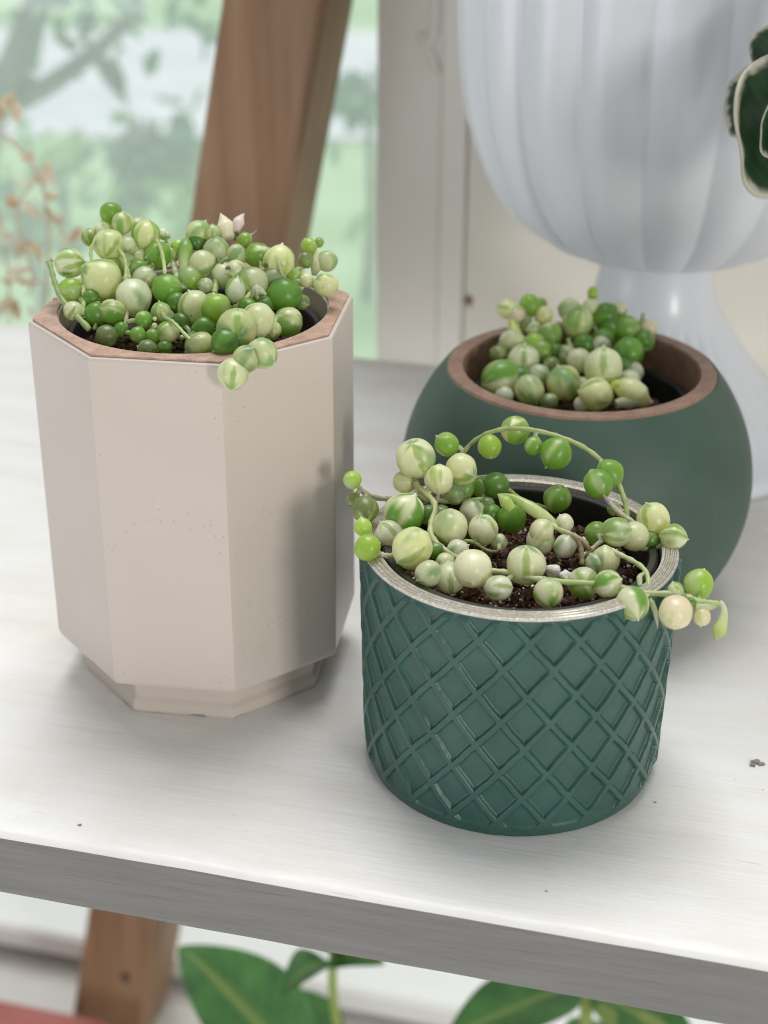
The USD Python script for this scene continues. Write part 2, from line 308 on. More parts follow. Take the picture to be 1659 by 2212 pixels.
zl1, zl0 = on_wall(100, 2016, WALL_C + LD / math.cos(PHI))[2], on_wall(100, 2064, WALL_C + LD / math.cos(PHI))[2]
wbox(win, 'window_ledge', -1.6, 1.6, LD, .21, zl0, zl1, M['siding'], .003)
for nm, dd, mm in (('pane', .170, M['glass']), ('insect_screen', .182, M['screen'])):
    win.part(nm, (np.array([[-1.6, dd, zl1], [1.6, dd, zl1], [1.6, dd, .75], [-1.6, dd, .75]]), np.array([[0, 1, 2], [0, 2, 3]])), mm, world=False)
wbox(wall, 'base_board', -2.2, 1.6, .032, .07, FLOOR_Z, zl0 - .0005, M['siding'], .002)
p = on_wall(1013, 648, WALL_C + .004)
q = wall.local(p[None])[0]
hole = trimesh.creation.icosphere(2, .0022); hole.vertices *= (1, .35, 1.5); hole.vertices += meshkit.noise(hole.vertices * 900)[:, None] * .001; hole.apply_translation((q[0], .0012, q[2]))
wall.part('rusty_nail_head', hole, M['rust'], world=False)
# a twig-like crack in the paint of the trim
for pts in ([(938, -40), (940, 30), (936, 70), (925, 95), (905, 75)], [(908, 72), (925, 105), (938, 135), (946, 165)]):
    C = np.array([win.local(on_wall(x, y, WALL_C)[None])[0] for x, y in pts]); C[:, 1] = -.0002
    win.part('paint_ridge', tube(spline(C, 24), np.r_[np.linspace(.0020, .0026, 20), np.linspace(.0020, .0004, 4)], 8, .5), M['trim'], True, world=False)

# ------------------------------------------------------------------ plant stand: shelf board and leg
stand = Thing('plant_stand', 'wooden plant stand with white painted shelf board and brown leaning leg', 'plant stand', (0, .31, 0), -PHI)
front, back, th = 0.3096, 0.6833, .021
dep = (back - front) * math.cos(PHI)
def shelf_mesh():
    # profile across the board with rounded front edge, finely divided along it, slightly uneven
    pr = [(0.0, -th + .001), (.001, -th)]; n = 260
    prof = [(.0025, -th), (.0006, -th + .0008), (0, -th + .0025), (0, -.012), (0, -.0034), (.0004, -.0016), (.0012, -.0006), (.0028, 0)] + [(x, 0) for x in np.linspace(.006, dep - .004, 60)] + [(dep - .001, -.0006), (dep, -.002), (dep, -th)]
    P = np.array(prof); A = np.linspace(-.8, .8, n)
    Y = np.repeat(P[None, :, 0], n, 0); Z = np.repeat(P[None, :, 1], n, 0); X = np.repeat(A[:, None], len(P), 1)
    w = np.stack([X * 60, Y * 300, Z * 300], -1)
    edge = np.exp(-((Y) / .004) ** 2)
    Y = Y + (meshkit.noise(w) - .5) * .0006 * edge; Z = Z + (meshkit.noise(w + 31) - .5) * (.0002 + .0004 * edge) * (Z > -.018)
    v = np.stack([X, Y, Z], -1).reshape(-1, 3); f = tris(grid_faces(n, len(P), True))
    assert len(P) == 71; return v, f
v, f = shelf_mesh()
off = (front - .31) * math.cos(PHI)
v[:, 1] += off
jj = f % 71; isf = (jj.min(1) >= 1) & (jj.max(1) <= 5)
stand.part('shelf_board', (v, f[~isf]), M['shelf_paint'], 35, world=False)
stand.part('front_edge', (v, f[isf]), M['edge'], 35, world=False, label='weathered front edge of the shelf board, its shade painted in as grey')
# leg: square bar leaning in the plane of the wall
leg_y = .7115
a1, a0 = on_wall(586, 0, leg_y), on_wall(265, 1985, leg_y)
ax = (a1 - a0) / np.linalg.norm(a1 - a0)
top, bot = a1 + ax * .25, a0 - ax * ((a0[2] - FLOOR_Z) / ax[2])
wv = np.cross(ax, AC); wv /= np.linalg.norm(wv)
lw, ld = .0445, .058
def bar(b, t, w, wv, dv, d, n=30):
    hw = w / 2; be = .0015
    sec = [(-hw + be, 0), (hw - be, 0), (hw, be), (hw, d - be), (hw - be, d), (-hw + be, d), (-hw, d - be), (-hw, be)]
    C = b + (t - b) * np.linspace(0, 1, n)[:, None]
    v = np.array([[c + wv * s + dv * q for s, q in sec] for c in C]).reshape(-1, 3)
    f = tris(grid_faces(n, 8, True)); e = (n - 1) * 8
    f = np.vstack([f, [[0, i, i + 1] for i in range(1, 7)], [[e, e + i + 1, e + i] for i in range(1, 7)]])
    return v, f
lp = stand.part('leg', bar(bot, top, lw, wv, AC, .0055), M['wood'], 20)
stand.part('leg_core', bar(bot + AC * .0054, top + AC * .0054, lw - .008, wv, AC, .0046), M['wood'], 20)
stand.part('leg_rail', bar(bot + AC * .0098, top + AC * .0098, lw, wv, AC, .05), M['wood'], 20)
knot = trimesh.creation.icosphere(2, .0035); knot.vertices *= (1, .25, 1.2)
kp = on_wall(272, 2111, leg_y - .0003); knot.apply_translation(kp)
stand.part('wood_knot', knot, plain('wood_knot', (.10, .06, .045), .7), True, parent=lp)
# long groove down the leg's right side
# ------------------------------------------------------------------ soil crumbs lying on the shelf
cr = []
for x, y, s in [(1632, 1645, .0011), (1645, 1650, .0009), (1626, 1652, .0009), (172, 1782, .0005), (1415, 1733, .0004), (1180, 1925, .0003)]:
    c = on_z(x, y, s * .3); s *= .75; m = trimesh.creation.icosphere(1, s); m.vertices *= 1 + 1.1 * (rng.random((len(m.vertices), 1)) - .5); m.vertices *= (1.3, 1, .45); m.apply_translation(c); cr.append(m)
single('soil_crumbs', cat_(cr), M['crumb'], 'small dark crumbs of soil scattered on the white shelf', 'crumbs', kind='stuff')

# ------------------------------------------------------------------ pots
def ring_pot_liner(name, label, c, z, R, lip):
    t = Thing(name, label, 'nursery pot', (c[0], c[1], 0), group='black nursery pots inside the planters')
    prof = [(R * .80, .016), (R * .955, z - .006), (R * .96, z - .0035), (R - .0003, z - .0032), (R, z - .0008), (R - .0006, z), (R - lip + .0005, z - .0001), (R - lip, z - .0007), (R - lip - .0003, z - .004), (R * .76, .0165), (0.0002, .0165)]
    t.part('pot_wall', lathe(prof, 96, c), M['black_plastic'], 40)
    return t
def soil(label, c, z, R, n_chunk, n_perl):
    t = Thing('potting_soil', label, 'soil', (c[0], c[1], z), group='soil in the planters', kind='stuff')
    nr, na = 34, 110; r = np.linspace(0.0005, R, nr); a = np.arange(na) / na * 2 * np.pi
    Rr, A = np.meshgrid(r, a, indexing='ij'); X, Y = c[0] + Rr * np.cos(A), c[1] + Rr * np.sin(A)
    Z = z + (meshkit.fbm(np.stack([X * 260, Y * 260, 0 * X], -1), 4, int(c[0] * 9999) % 97) - .5) * .006 + .0025 * (1 - (Rr / R) ** 2)
    t.part('soil_surface', (np.stack([X, Y, Z], -1).reshape(-1, 3), tris(grid_faces(nr, na, True))), M['soil'])
    def scatter(n, s0, s1, flat=1.0):
        ms = []
        for _ in range(n):
            rr, aa = R * math.sqrt(rng.random()), rng.random() * 6.283
            s = s0 + (s1 - s0) * rng.random() ** 2.5
            m = trimesh.creation.icosphere(0 if s < .0006 else 1, s); m.vertices *= 1 + .8 * (rng.random((len(m.vertices), 1)) - .5)
            m.vertices *= (0.7 + .9 * rng.random(), .8, flat); m.apply_transform(trimesh.transformations.random_rotation_matrix(rng.random(3)))
            x, y = c[0] + rr * math.cos(aa), c[1] + rr * math.sin(aa)
            m.apply_translation((x, y, z + .001 + .0025 * (1 - (rr / R) ** 2) + (meshkit.fbm(np.array([x * 260, y * 260, 0]), 4, int(c[0] * 9999) % 97) - .5) * .006)); ms.append(m)
        return cat_(ms)
    t.part('soil_chunks', scatter(n_chunk, .0004, .0018, .6), M['soil_chunk'], kind='stuff')
    t.part('perlite_grains', scatter(n_perl, .00022, .0006), M['perlite'], kind='stuff')
    fib = []
    for _ in range(60):
        rr, aa, b = R * .9 * math.sqrt(rng.random()), rng.random() * 6.283, rng.random() * 6.283
        q = np.array([c[0] + rr * math.cos(aa), c[1] + rr * math.sin(aa), z + .0035]); d = np.array([math.cos(b), math.sin(b), .15 * rng.normal()]) * (.002 + .004 * rng.random())
        fib.append(tube(spline([q - d, q + rng.normal(size=3) * .0008, q + d], 6), .00013 + .0002 * rng.random(), 5))
    t.part('root_fibres', cat_(fib), M['soil_chunk'], kind='stuff')
    return t

# --- octagonal pot
OC = (-.0535, .426); OR, OROT, OZ0, OZ1, OHOLE = .0459, 3.3968, .0122, .1127, .0374
def octagon(R): return Polygon([(OC[0] + R * math.cos(OROT + k * math.pi / 4), OC[1] + R * math.sin(OROT + k * math.pi / 4)) for k in range(8)])
def rounded(poly, r): return poly.buffer(-r).buffer(r, quad_segs=5)
def extr(poly, z0, z1):
    m = trimesh.creation.extrude_polygon(poly, z1 - z0, engine='earcut'); m.apply_translation((0, 0, z0)); return m
def loft(polys_z, n=320):
    """closed side surface through outlines of equal parametrisation"""
    rows = []
    for R, z in polys_z:
        P = rounded(octagon(R), min(.0010, R * .3)); a = np.arange(n) / n * 2 * np.pi
        far = .2; pts = []
        for t in a:
            l = shapely.LineString([(OC[0], OC[1]), (OC[0] + far * math.cos(t), OC[1] + far * math.sin(t))])
            g = l.intersection(P.exterior); pts.append((g.x, g.y, z))
        rows.append(pts)
    return np.array(rows).reshape(-1, 3), n
octp = Thing('octagonal_planter', 'tall cream octagonal cement planter with tan rim, left on the shelf', 'planter', (OC[0], OC[1], 0))
k = math.cos(math.pi / 8)
lv, n = loft([(.001, .012), (OR - .003, OZ0 + .0005), (OR - .0006, OZ0 + .0012), (OR, OZ0 + .0028), (OR, .04), (OR, .08), (OR, OZ1 - .001), (OR - .0004, OZ1 - .0002), (OR - .0011, OZ1)])
inner = [(OHOLE + .0008, OZ1), (OHOLE, OZ1 - .0006), (OHOLE - .0006, OZ1 - .02), (OHOLE - .003, .025), (.0005, .024)]
a = np.arange(n) / n * 2 * np.pi
for r, z in inner:
    lv = np.vstack([lv, np.stack([OC[0] + r * np.cos(a), OC[1] + r * np.sin(a), np.full(n, z)], 1)])
octp.part('body', (lv, tris(grid_faces(9 + len(inner), n, True))[:, ::-1]), M['cream'], 28)
fv, n = loft([(.001, .0), (.0382, .0), (.0386, .0006), (.0385, .0034), (.0373, .0046), (.0374, .0085), (.0405, .0118), (.0400, .0131), (.001, .0131)])
jag = meshkit.noise(np.stack([fv[:, 0] * 420, fv[:, 1] * 420, 0 * fv[:, 0]], 1)); low = (fv[:, 2] < .001) & (np.hypot(fv[:, 0] - OC[0], fv[:, 1] - OC[1]) > .01)
fv[low, 2] += np.clip(jag[low] - .66, 0, 1) * .0016
octp.part('foot', (fv, tris(grid_faces(9, n, True))[:, ::-1]), M['cream'], 28)
rim = rounded(octagon(OR - .0013), .001).difference(Point(*OC).buffer(OHOLE + .0004, quad_segs=40))
octp.part('rim', extr(rim, OZ1 + .0001, OZ1 + .0006), M['tan_rim'], 30)

# --- lattice cylinder
GC, GR, GZT, GIN = (.0359, .3741), .0415, .0667, .0372
NU, PV = 21, .0156
def cyl_hit(x, y, R):
    d = ray(x, y); o = EYE[:2] - np.array(GC); A = d[:2] @ d[:2]; B = 2 * o @ d[:2]; C = o @ o - R * R
    t = (-B - math.sqrt(B * B - 4 * A * C)) / (2 * A); q = EYE + d * t; return math.atan2(q[1] - GC[1], q[0] - GC[0]), q[2]
th0, zz0 = cyl_hit(1030, 1500, .0418)
latt = Thing('lattice_planter', 'dark green cylindrical planter with diamond lattice relief and champagne rim', 'planter', (GC[0], GC[1], 0))
na, nz = 1260, 250
zz = np.r_[0, .0004, np.linspace(.001, GZT - .0006, nz)]
T, Z = np.meshgrid(np.arange(na) / na * 2 * np.pi, zz, indexing='xy')
base = .0400 + (GR - .0400) * np.clip(Z / GZT, 0, 1) - .0012 * np.exp(-Z / .0022)
uu, vv = (T - th0) * NU / (2 * np.pi), (Z - zz0) / PV
wob = (meshkit.fbm(np.stack([np.cos(T) * 9, np.sin(T) * 9, Z * 220], -1), 3) - .5)
fr = lambda q: np.abs(q - np.round(q))
g = math.hypot(NU / (2 * np.pi * GR), 1 / PV)
# lines run where u+v and u-v are whole numbers / 1
d = np.minimum(fr((uu + vv + .06 * wob)), fr((uu - vv - .06 * wob))) / (g)
rib = np.clip((.00115 - d) / .0005 + .0, 0, 1); rib = rib * rib * (3 - 2 * rib)
# a thin bead along both shoulders of every rib
rib = rib * .9 + .10 * np.exp(-((d - .00115) / .00025) ** 2)
fade = np.clip((Z - .0030) / .0012, 0, 1) * np.clip((GZT - .0012 - Z) / .001, 0, 1)
Rr = base + .0012 * rib * fade + .0004 * (1 - fade) * (Z < .01) + .00018 * wob
v = np.stack([GC[0] + Rr * np.cos(T), GC[1] + Rr * np.sin(T), Z], -1).reshape(-1, 3)
f = tris(grid_faces(len(zz), na, True))[:, ::-1]
nb = len(v); v = np.vstack([v, [GC[0], GC[1], .0002]]); j = np.arange(na); f = np.vstack([f, np.stack([np.full(na, nb), (j + 1) % na, j], 1)])
latt.part('body', (v, f), M['green_gloss'], True)
prof = [(GR - .001, GZT - .0009), (GR + .0001, GZT - .0007), (GR + .0001, GZT - .0003), (GR - .0003, GZT), (GIN + .0006, GZT + .0001), (GIN, GZT - .0005), (GIN - .0004, GZT - .02), (GIN - .001, .02), (.0005, .019)]
latt.part('rim', lathe(prof, 200, GC), M['champagne'], 40)

# --- round pot
RC, RR, RZ, RS, RZC, RIN = (.0625, .475), .0428, .0768, .0571, .039, .0372
rnd = Thing('round_planter', 'squat round matte green planter with wide brown rim, behind the lattice planter', 'planter', (RC[0], RC[1], 0))
b0 = -math.degrees(math.acos(.041 / RS)); b1 = math.degrees(math.asin((RZ - RZC) / RS))
ar = arc(0, RZC, RS, b0, b1 - .6, 70); sc = -ar[0][1]; ar = [(r, z + sc * max(0, 1 - z / .04)) for r, z in ar]
rnd.part('body', lathe([(.0005, .0004), (.039, .0)] + ar + [(RR - .0015, RZ - .001)], 160, RC), M['green_matte'], 40)
prof = [(RR - .0012, RZ - .0022), (RR - .0001, RZ - .0006), (RR - .0006, RZ + .0001), (RIN + .0006, RZ + .0002), (RIN, RZ - .0006), (RIN - .001, RZ - .012), (RIN - .001, .03), (.0005, .029)]
rnd.part('rim', lathe(prof, 160, RC), M['copper_rim'], 40)

# --- urn
UC = (.106, .6)
urn = Thing('pedestal_urn', 'large white fluted pedestal urn behind the round green planter', 'urn', (UC[0], UC[1], 0))
bowl = [(.0215, .0695), (.030, .0705), (.042, .0745), (.054, .0825), (.064, .0935), (.0715, .1085), (.0765, .126), (.079, .146), (.0800, .17), (.0805, .2), (.081, .225), (.083, .228), (.083, .231), (.079, .231), (.0775, .225), (.075, .15), (.06, .10), (.03, .08), (.0005, .079)]
from scipy.interpolate import PchipInterpolator
def refine(P, n):
    P = np.array(P); d = np.r_[0, np.cumsum(np.linalg.norm(np.diff(P, axis=0), axis=1))]; return PchipInterpolator(d, P)(np.linspace(0, d[-1], n))
bp = refine([(r, z + .0070) for r, z in bowl], 150)
def flute(Tt, R, Z):
    ph = (Tt - (-math.pi / 2 + .045)) * 20 / (2 * np.pi)
    s = np.abs(np.sin(np.pi * ph)); lobe = s ** .95
    amp = .0036 * np.clip((R - .024) / .03, 0, 1) * np.clip((.222 - Z) / .01, 0, 1)
    outer = np.r_[np.ones(95), np.zeros(55)][:, None] if False else (np.arange(len(R)) < 92)[:, None]
    return R + outer * amp * (lobe - .8)
urn.part('bowl', lathe(bp, 480, UC, flute), M['urn'], True)
ped = [(.0005, .0), (.071, .0), (.0725, .0015), (.0725, .0045), (.071, .0065), (.066, .0095), (.058, .0155), (.050, .0225), (.042, .031), (.034, .0415), (.0275, .052), (.0235, .062), (.0220, .072), (.0222, .0776), (.0005, .0778)]
def flute2(Tt, R, Z):
    ph = (Tt + .1) * 32 / (2 * np.pi)
    amp = .0015 * np.clip((Z - .012) / .006, 0, 1) * np.clip((.054 - Z) / .006, 0, 1)
    return R + amp * (np.abs(np.sin(np.pi * ph)) ** .7 - .6)
urn.part('pedestal', lathe(refine(ped, 90), 540, UC, flute2), M['urn'], True)

# --- liners and soil
ring_pot_liner('nursery_pot', 'thin black nursery pot set inside the green lattice planter', GC, GZT - .0012, GIN - .0008, .0027)
soil('dark brown potting soil with white grains in the green lattice planter', GC, GZT - .0110, GIN - .0049, 1500, 950)
ring_pot_liner('nursery_pot', 'black nursery pot set inside the cream octagonal planter', OC, OZ1 - .0055, OHOLE - .0016, .0022)
soil('dark potting soil in the cream octagonal planter', OC, OZ1 - .013, OHOLE - .005, 500, 120)
ring_pot_liner('nursery_pot', 'black nursery pot sunk inside the round green planter', RC, RZ - .010, RIN - .0022, .0022)
soil('dark potting soil deep inside the round green planter', RC, RZ - .0185, RIN - .006, 500, 60)

# ------------------------------------------------------------------ string of pearls plants
CREAM, YEL, PINK = np.array((.66, .66, .385)), np.array((.74, .70, .41)), np.array((.75, .61, .42))
GREEN, LIME, DARK, DULL, PALE = np.array((.115, .26, .036)), np.array((.24, .41, .05)), np.array((.065, .165, .03)), np.array((.12, .15, .06)), np.array((.34, .44, .18))
GREYG = np.array((.15, .27, .12))
NT, NP = 38, 48
def pearl(c, r, typ, tip, toward, stripe, seed, elong=1.03, spike=.24):
    """one bead-like leaf: centre, radius, pigment type, tip direction; returns verts, faces, colours"""
    rs = np.random.default_rng(seed)
    th = np.pi * np.linspace(0, 1, NT) ** 1.6; ph = np.arange(NP) / NP * 2 * np.pi
    TH, PHI_ = np.meshgrid(th, ph, indexing='ij')
    a = tip / np.linalg.norm(tip)
    e = toward - a * (toward @ a)
    if np.linalg.norm(e) < 1e-3: e = UPV - a * (UPV @ a)
    e /= np.linalg.norm(e); b = np.cross(a, e)
    if stripe is not None:                           # turn the azimuth so the window faces the viewer, offset by the given angle
        e, b = e * math.cos(stripe) + b * math.sin(stripe), b * math.cos(stripe) - e * math.sin(stripe)
    loc = np.stack([np.sin(TH) * np.cos(PHI_), np.sin(TH) * np.sin(PHI_), np.cos(TH)], -1)
    rad = 1 + spike * .75 * np.exp(-(TH / .062) ** 2) + .10 * np.exp(-(TH / .16) ** 2) * spike * 2 + .02 * np.exp(-(TH / .45) ** 2) + .12 * np.exp(-((np.pi - TH) / .2) ** 2)
    rad += (meshkit.noise(loc * 1.3 + seed) - .5) * .12
    az = np.where(PHI_ > np.pi, PHI_ - 2 * np.pi, PHI_)
    sm = np.zeros_like(TH)
    if stripe is not None:
        half = .04 + .15 * np.sin(np.clip(TH / 1.75, 0, 1) * np.pi) ** .8
        arc_w = np.abs(az) * np.sin(TH)
        sm = np.clip((half - arc_w) / .05 + .5, 0, 1) * (TH < 1.78) * (TH > .03)
        rad -= .026 * sm
    # pigment
    k = lambda f, o: meshkit.noise(np.stack([np.cos(PHI_) * f + o, np.sin(PHI_) * f + seed * .37, TH * .55 + o], -1))
    sect = k(1.3, 3) * .75 + k(3.2, 11) * .35 - .05 + (meshkit.noise(loc * 1.7 + seed * 1.7) - .5) * .14
    streak = .6 * (meshkit.noise(np.stack([np.cos(PHI_) * 9, np.sin(PHI_) * 9, TH * .8 + seed], -1)) - .5) + .6 * (meshkit.noise(np.stack([np.cos(PHI_) * 3.7, np.sin(PHI_) * 3.7, TH * .5 + seed * 3], -1)) - .5)
    fine = meshkit.noise(loc * 7 + seed) - .5
    star = np.clip(1.1 - TH / (.75 + .5 * streak), 0, 1)
    T = {'G': (GREEN, PALE, .93), 'L': (LIME, PALE, .8), 'D': (DARK, GREEN, .62), 'U': (DULL, PALE * .8, .8), 'C': (GREYG, CREAM, .05), 'Y': (LIME, YEL, .03), 'P': (LIME, PINK, .02),
         'V': (GREEN, CREAM, .48), 'W': (GREYG, CREAM * .80, .52), 'H': (GREEN, CREAM, .68), 'S': (GREYG, CREAM, .24)}[typ]
    green, cream, frac = T
    green = green * (.85 + .35 * rs.random()); cream = cream * (.93 + .12 * rs.random()) * np.array((1, 1, .85 + .35 * rs.random()))
    if typ in 'SW': sect = sect + .42 * star
    soft = .22 + .35 * rs.random()
    srt = np.quantile(sect, 1 - frac)
    m = np.clip((sect - srt) / soft + .5 + streak * .7, 0, 1); m = m * m * (3 - 2 * m)
    m = m * (1 if typ in 'GDLUV' else .9)
    col = cream * (1 - m[..., None]) + green * m[..., None]
    col = col * (1 + .17 * streak * (0.3 + .7 * m) + .10 * fine)[..., None]
    # fresh green breath near the stem, pale dry tip
    blush = np.exp(-((np.pi - TH) / .5) ** 2)[..., None] * .35
    col = col * (1 - blush) + np.array((.40, .50, .20)) * blush
    if typ not in 'P':
        tipc = np.exp(-(TH / .10) ** 2)[..., None] * .7; col = col * (1 - tipc) + np.array((.60, .58, .42)) * tipc
    scol = np.array((.22, .32, .085)) if typ != 'P' else np.array((.45, .36, .22))
    col = col * (1 - .8 * sm[..., None]) + scol * (.8 * sm[..., None])
    V = loc * rad[..., None] * np.array((1, 1, elong)) * r / 1.01
    W = c + V[..., 0:1] * e + V[..., 1:2] * b + V[..., 2:3] * a
    return W.reshape(-1, 3), tris(grid_faces(NT, NP, True)), np.clip(col, .01, .9).reshape(-1, 3)

class Pearls:
    """a plant whose table is in the pixels of one enlarged part of the photograph: (x0, y0, scale)"""
    def __init__(s, label, loc, frame, zplane, amap, tint=(1, 1, 1)):
        s.t = Thing('string_of_pearls_plant', label, 'plant', loc, group='string of pearls plants in the planters'); s.fr = frame; s.z = zplane; s.amap = amap; s.tint = np.array(tint); s.paths = []; s.n = int(abs(loc[0]) * 10000) % 1000
    def px(s, x, y): return s.fr[0] + x * s.fr[2], s.fr[1] + y * s.fr[2]
    def world(s, x, y, a):
        g = on_z(*s.px(x, a), s.z); return at_depth(*s.px(x, y), (g - EYE) @ FWD)
    def stem(s, pts, w0, w1, a0, a1, col=(.33, .42, .14), col2=None, rough=0.0, name='stem'):
        n = max(10, int(6 * len(pts))); A = np.linspace(a0, a1, len(pts))
        C = spline(np.array([s.world(x, y, a) for (x, y), a in zip(pts, A)]), n)
        dep = (C - EYE) @ FWD; R = np.linspace(w0, w1, n) / 2 * s.fr[2] * dep / FPX
        R = R * (1 + .12 * np.sin(np.arange(n) * 1.7 + len(s.paths)) + .10 * (rng.random(n) - .5))
        v, f = tube(C, R, 10, .06 + rough)
        c1 = np.array(col); c2 = np.array(col2 if col2 is not None else col)
        tt = np.r_[np.repeat(np.linspace(0, 1, n), 10), 0, 1][:, None]
        cc = (c1 * (1 - tt) + c2 * tt) * (.86 + .3 * meshkit.noise(v * 700))[:, None]
        s.t.part(name, (v, f), M['stem'], True, cc); s.paths.append((C, R.mean()))
    def pod(s, pts, ws, a0, a1, cols, name='leaf'):
        """pointed or club-shaped leaf: polyline with a width at each point"""
        n = 30; A = np.linspace(a0, a1, len(pts))
        P = np.array([np.r_[s.world(x, y, a), w] for (x, y), a, w in zip(pts, A, ws)])
        Q = spline(P, n) if len(P) > 2 else P; C = Q[:, :3]; dep = (C - EYE) @ FWD
        w = np.interp(np.linspace(0, 1, n), np.linspace(0, 1, len(ws)), ws); w = np.convolve(np.pad(w, 2, 'edge'), [.1, .2, .4, .2, .1], 'valid')
        R = np.maximum(w, .8) / 2 * s.fr[2] * dep / FPX
        v, f = tube(C, R, 18, .02)
        cs = np.array(cols); tt = np.r_[np.repeat(np.linspace(0, 1, n), 18), 0, 1]
        cc = np.stack([np.interp(tt, np.linspace(0, 1, len(cs)), cs[:, i]) for i in range(3)], 1) * (.88 + .25 * meshkit.noise(v * np.array((900, 900, 250))))[:, None]
        s.t.part(name, (v, f), M['pearl'], True, cc)
    def beads(s, table):
        for row in table.strip().splitlines():
            q = row.split()
            if not q or q[0].startswith('#'): continue
            x, y, r = map(float, q[:3]); typ = q[3]; o = dict(z.split('=') if '=' in z else (z, '0') for z in q[4:])
            a = float(o['a']) if 'a' in o else s.amap(x, y, r)
            c = s.world(x, y, a); R = r * s.fr[2] * ((c - EYE) @ FWD) / FPX
            s.n += 1; toward = EYE - c; toward /= np.linalg.norm(toward)
            near, nd = None, 1e9
            for C, sr in s.paths:
                d = np.linalg.norm(C - c, axis=1); i = int(d.argmin())
                if d[i] < nd: nd, near = d[i], C[i]
            rs = np.random.default_rng(s.n)
            if 't' in o:
                ang = math.radians(float(o['t'])); fw = float(o.get('f', .25))
                tip = (RGT * math.cos(ang) + UPV * math.sin(ang)) * math.sqrt(max(0, 1 - fw * fw)) + toward * fw
            elif near is not None and nd < 2.6 * R:
                tip = c - near + toward * R * (.5 * rs.random()) + rs.normal(size=3) * .25 * R
            else:
                tip = toward * .5 + RGT * rs.normal() * .8 + UPV * rs.normal() * .8
            v, f, col = pearl(c, R, typ, tip, toward, math.radians(float(o['s'])) if 's' in o else (rs.random() * 2.4 - 1.2 if typ in 'CVWSH' and rs.random() < .28 else None), s.n, float(o.get('e', 1.03)), float(o.get('k', .18)) * (.4 + .8 * rs.random()))
            if near is not None and R * .8 < nd < 2.3 * R:   # short stalk to the stem
                tv, tf = tube(spline([near, (near + c) / 2 + UPV * R * .12, c + (near - c) / nd * R * .9], 8), np.linspace(.0006, .00075, 8), 8)
                f = np.vstack([f, tf + len(v)]); col = np.vstack([col, np.tile((.38, .46, .18), (len(tv), 1))]); v = np.vstack([v, tv])
            s.t.part('leaf', (v, f), M['pearl'], True, col * s.tint)

# ---- in front: the lattice planter
P1 = Pearls('sparse trailing string of pearls plant in the green lattice planter, variegated beads spilling right', (GC[0], GC[1], GZT - .01),
            (713.2, 850.3, .5291), GZT - .003, lambda x, y, r: float(np.clip(y + .75 * r, 440, 930)), (.93, .97, .86))
LG, PG, BR, TN = (.33, .44, .13), (.50, .58, .28), (.16, .10, .06), (.36, .26, .16)
P1.stem([(545, 240), (600, 185), (690, 148), (800, 145), (960, 185), (1060, 235), (1130, 300), (1175, 365), (1205, 450), (1212, 520)], 18, 22, 470, 590, (.30, .34, .12), (.40, .50, .17))
P1.stem([(350, 362), (385, 405), (425, 450), (415, 520), (412, 575), (450, 625), (520, 670), (600, 715), (700, 727), (770, 742), (880, 758)], 26, 24, 540, 830, (.44, .42, .20), PG)
P1.stem([(870, 756), (950, 768), (1080, 775), (1180, 790), (1300, 815), (1420, 820), (1480, 840)], 24, 26, 830, 880, LG, (.45, .47, .26))
P1.stem([(118, 383), (165, 418), (235, 430), (330, 425), (450, 438), (560, 436), (625, 433)], 22, 22, 560, 510, (.30, .24, .19), LG)
P1.stem([(1060, 640), (1005, 585), (960, 565), (900, 530)], 22, 24, 700, 640, BR, PG)
P1.stem([(1030, 700), (1025, 640), (1005, 590)], 24, 20, 720, 700, (.20, .17, .08), BR)
P1.stem([(1040, 690), (1110, 665), (1175, 640)], 22, 16, 720, 720, (.20, .16, .09), TN)
P1.stem([(1150, 640), (1230, 680), (1290, 730), (1300, 800), (1318, 860)], 22, 20, 720, 880, PG, LG)
P1.stem([(1140, 445), (1180, 485), (1235, 525), (1290, 560), (1342, 606), (1270, 632)], 22, 26, 610, 650, (.42, .36, .27), PG)
P1.stem([(740, 400), (800, 440), (860, 460), (925, 482)], 18, 18, 480, 500, LG)
P1.stem([(1020, 665), (1060, 640), (1105, 600)], 18, 16, 700, 690, PG, (.42, .36, .30))
P1.stem([(540, 605), (600, 615), (640, 640), (690, 640)], 18, 14, 650, 670, LG, BR)
P1.stem([(205, 655), (240, 662), (300, 650)], 22, 26, 720, 720, (.45, .42, .28), TN)
P1.stem([(625, 433), (650, 470), (700, 520), (760, 560)], 18, 20, 500, 560, LG)
P1.stem([(1480, 840), (1530, 850), (1590, 856)], 24, 22, 880, 880, PG, LG)
P1.pod([(1590, 850), (1606, 880), (1603, 925), (1588, 968), (1572, 1012)], [22, 30, 44, 62, 4], 880, 880, [PG, PG, (.45, .55, .2), (.32, .45, .1), (.3, .24, .12)])
P1.pod([(1490, 868), (1540, 872), (1580, 862)], [30, 34, 16], 884, 880, [PG, PG, LG])
P1.pod([(930, 545), (870, 500), (800, 455), (760, 430), (684, 412)], [26, 52, 52, 30, 3], 640, 600, [PG, (.50, .60, .2), (.45, .56, .18), (.35, .5, .1), (.4, .5, .15)])
P1.pod([(745, 475), (712, 437), (683, 410)], [40, 56, 3], 612, 600, [(.42, .55, .12), (.32, .5, .08), (.4, .5, .15)])
P1.pod([(1312, 850), (1330, 905), (1337, 962)], [24, 20, 2], 885, 885, [LG, PG, (.33, .2, .16)])
P1.pod([(1265, 785), (1262, 755), (1285, 730)], [20, 24, 10], 840, 820, [PG, PG, LG])
P1.pod([(1190, 490), (1150, 455), (1112, 408)], [40, 30, 3], 610, 600, [(.35, .36, .18), (.33, .3, .2), (.36, .25, .25)])
P1.pod([(1450, 815), (1440, 840), (1480, 850)], [18, 26, 14], 882, 882, [LG, (.2, .3, .08), PG])
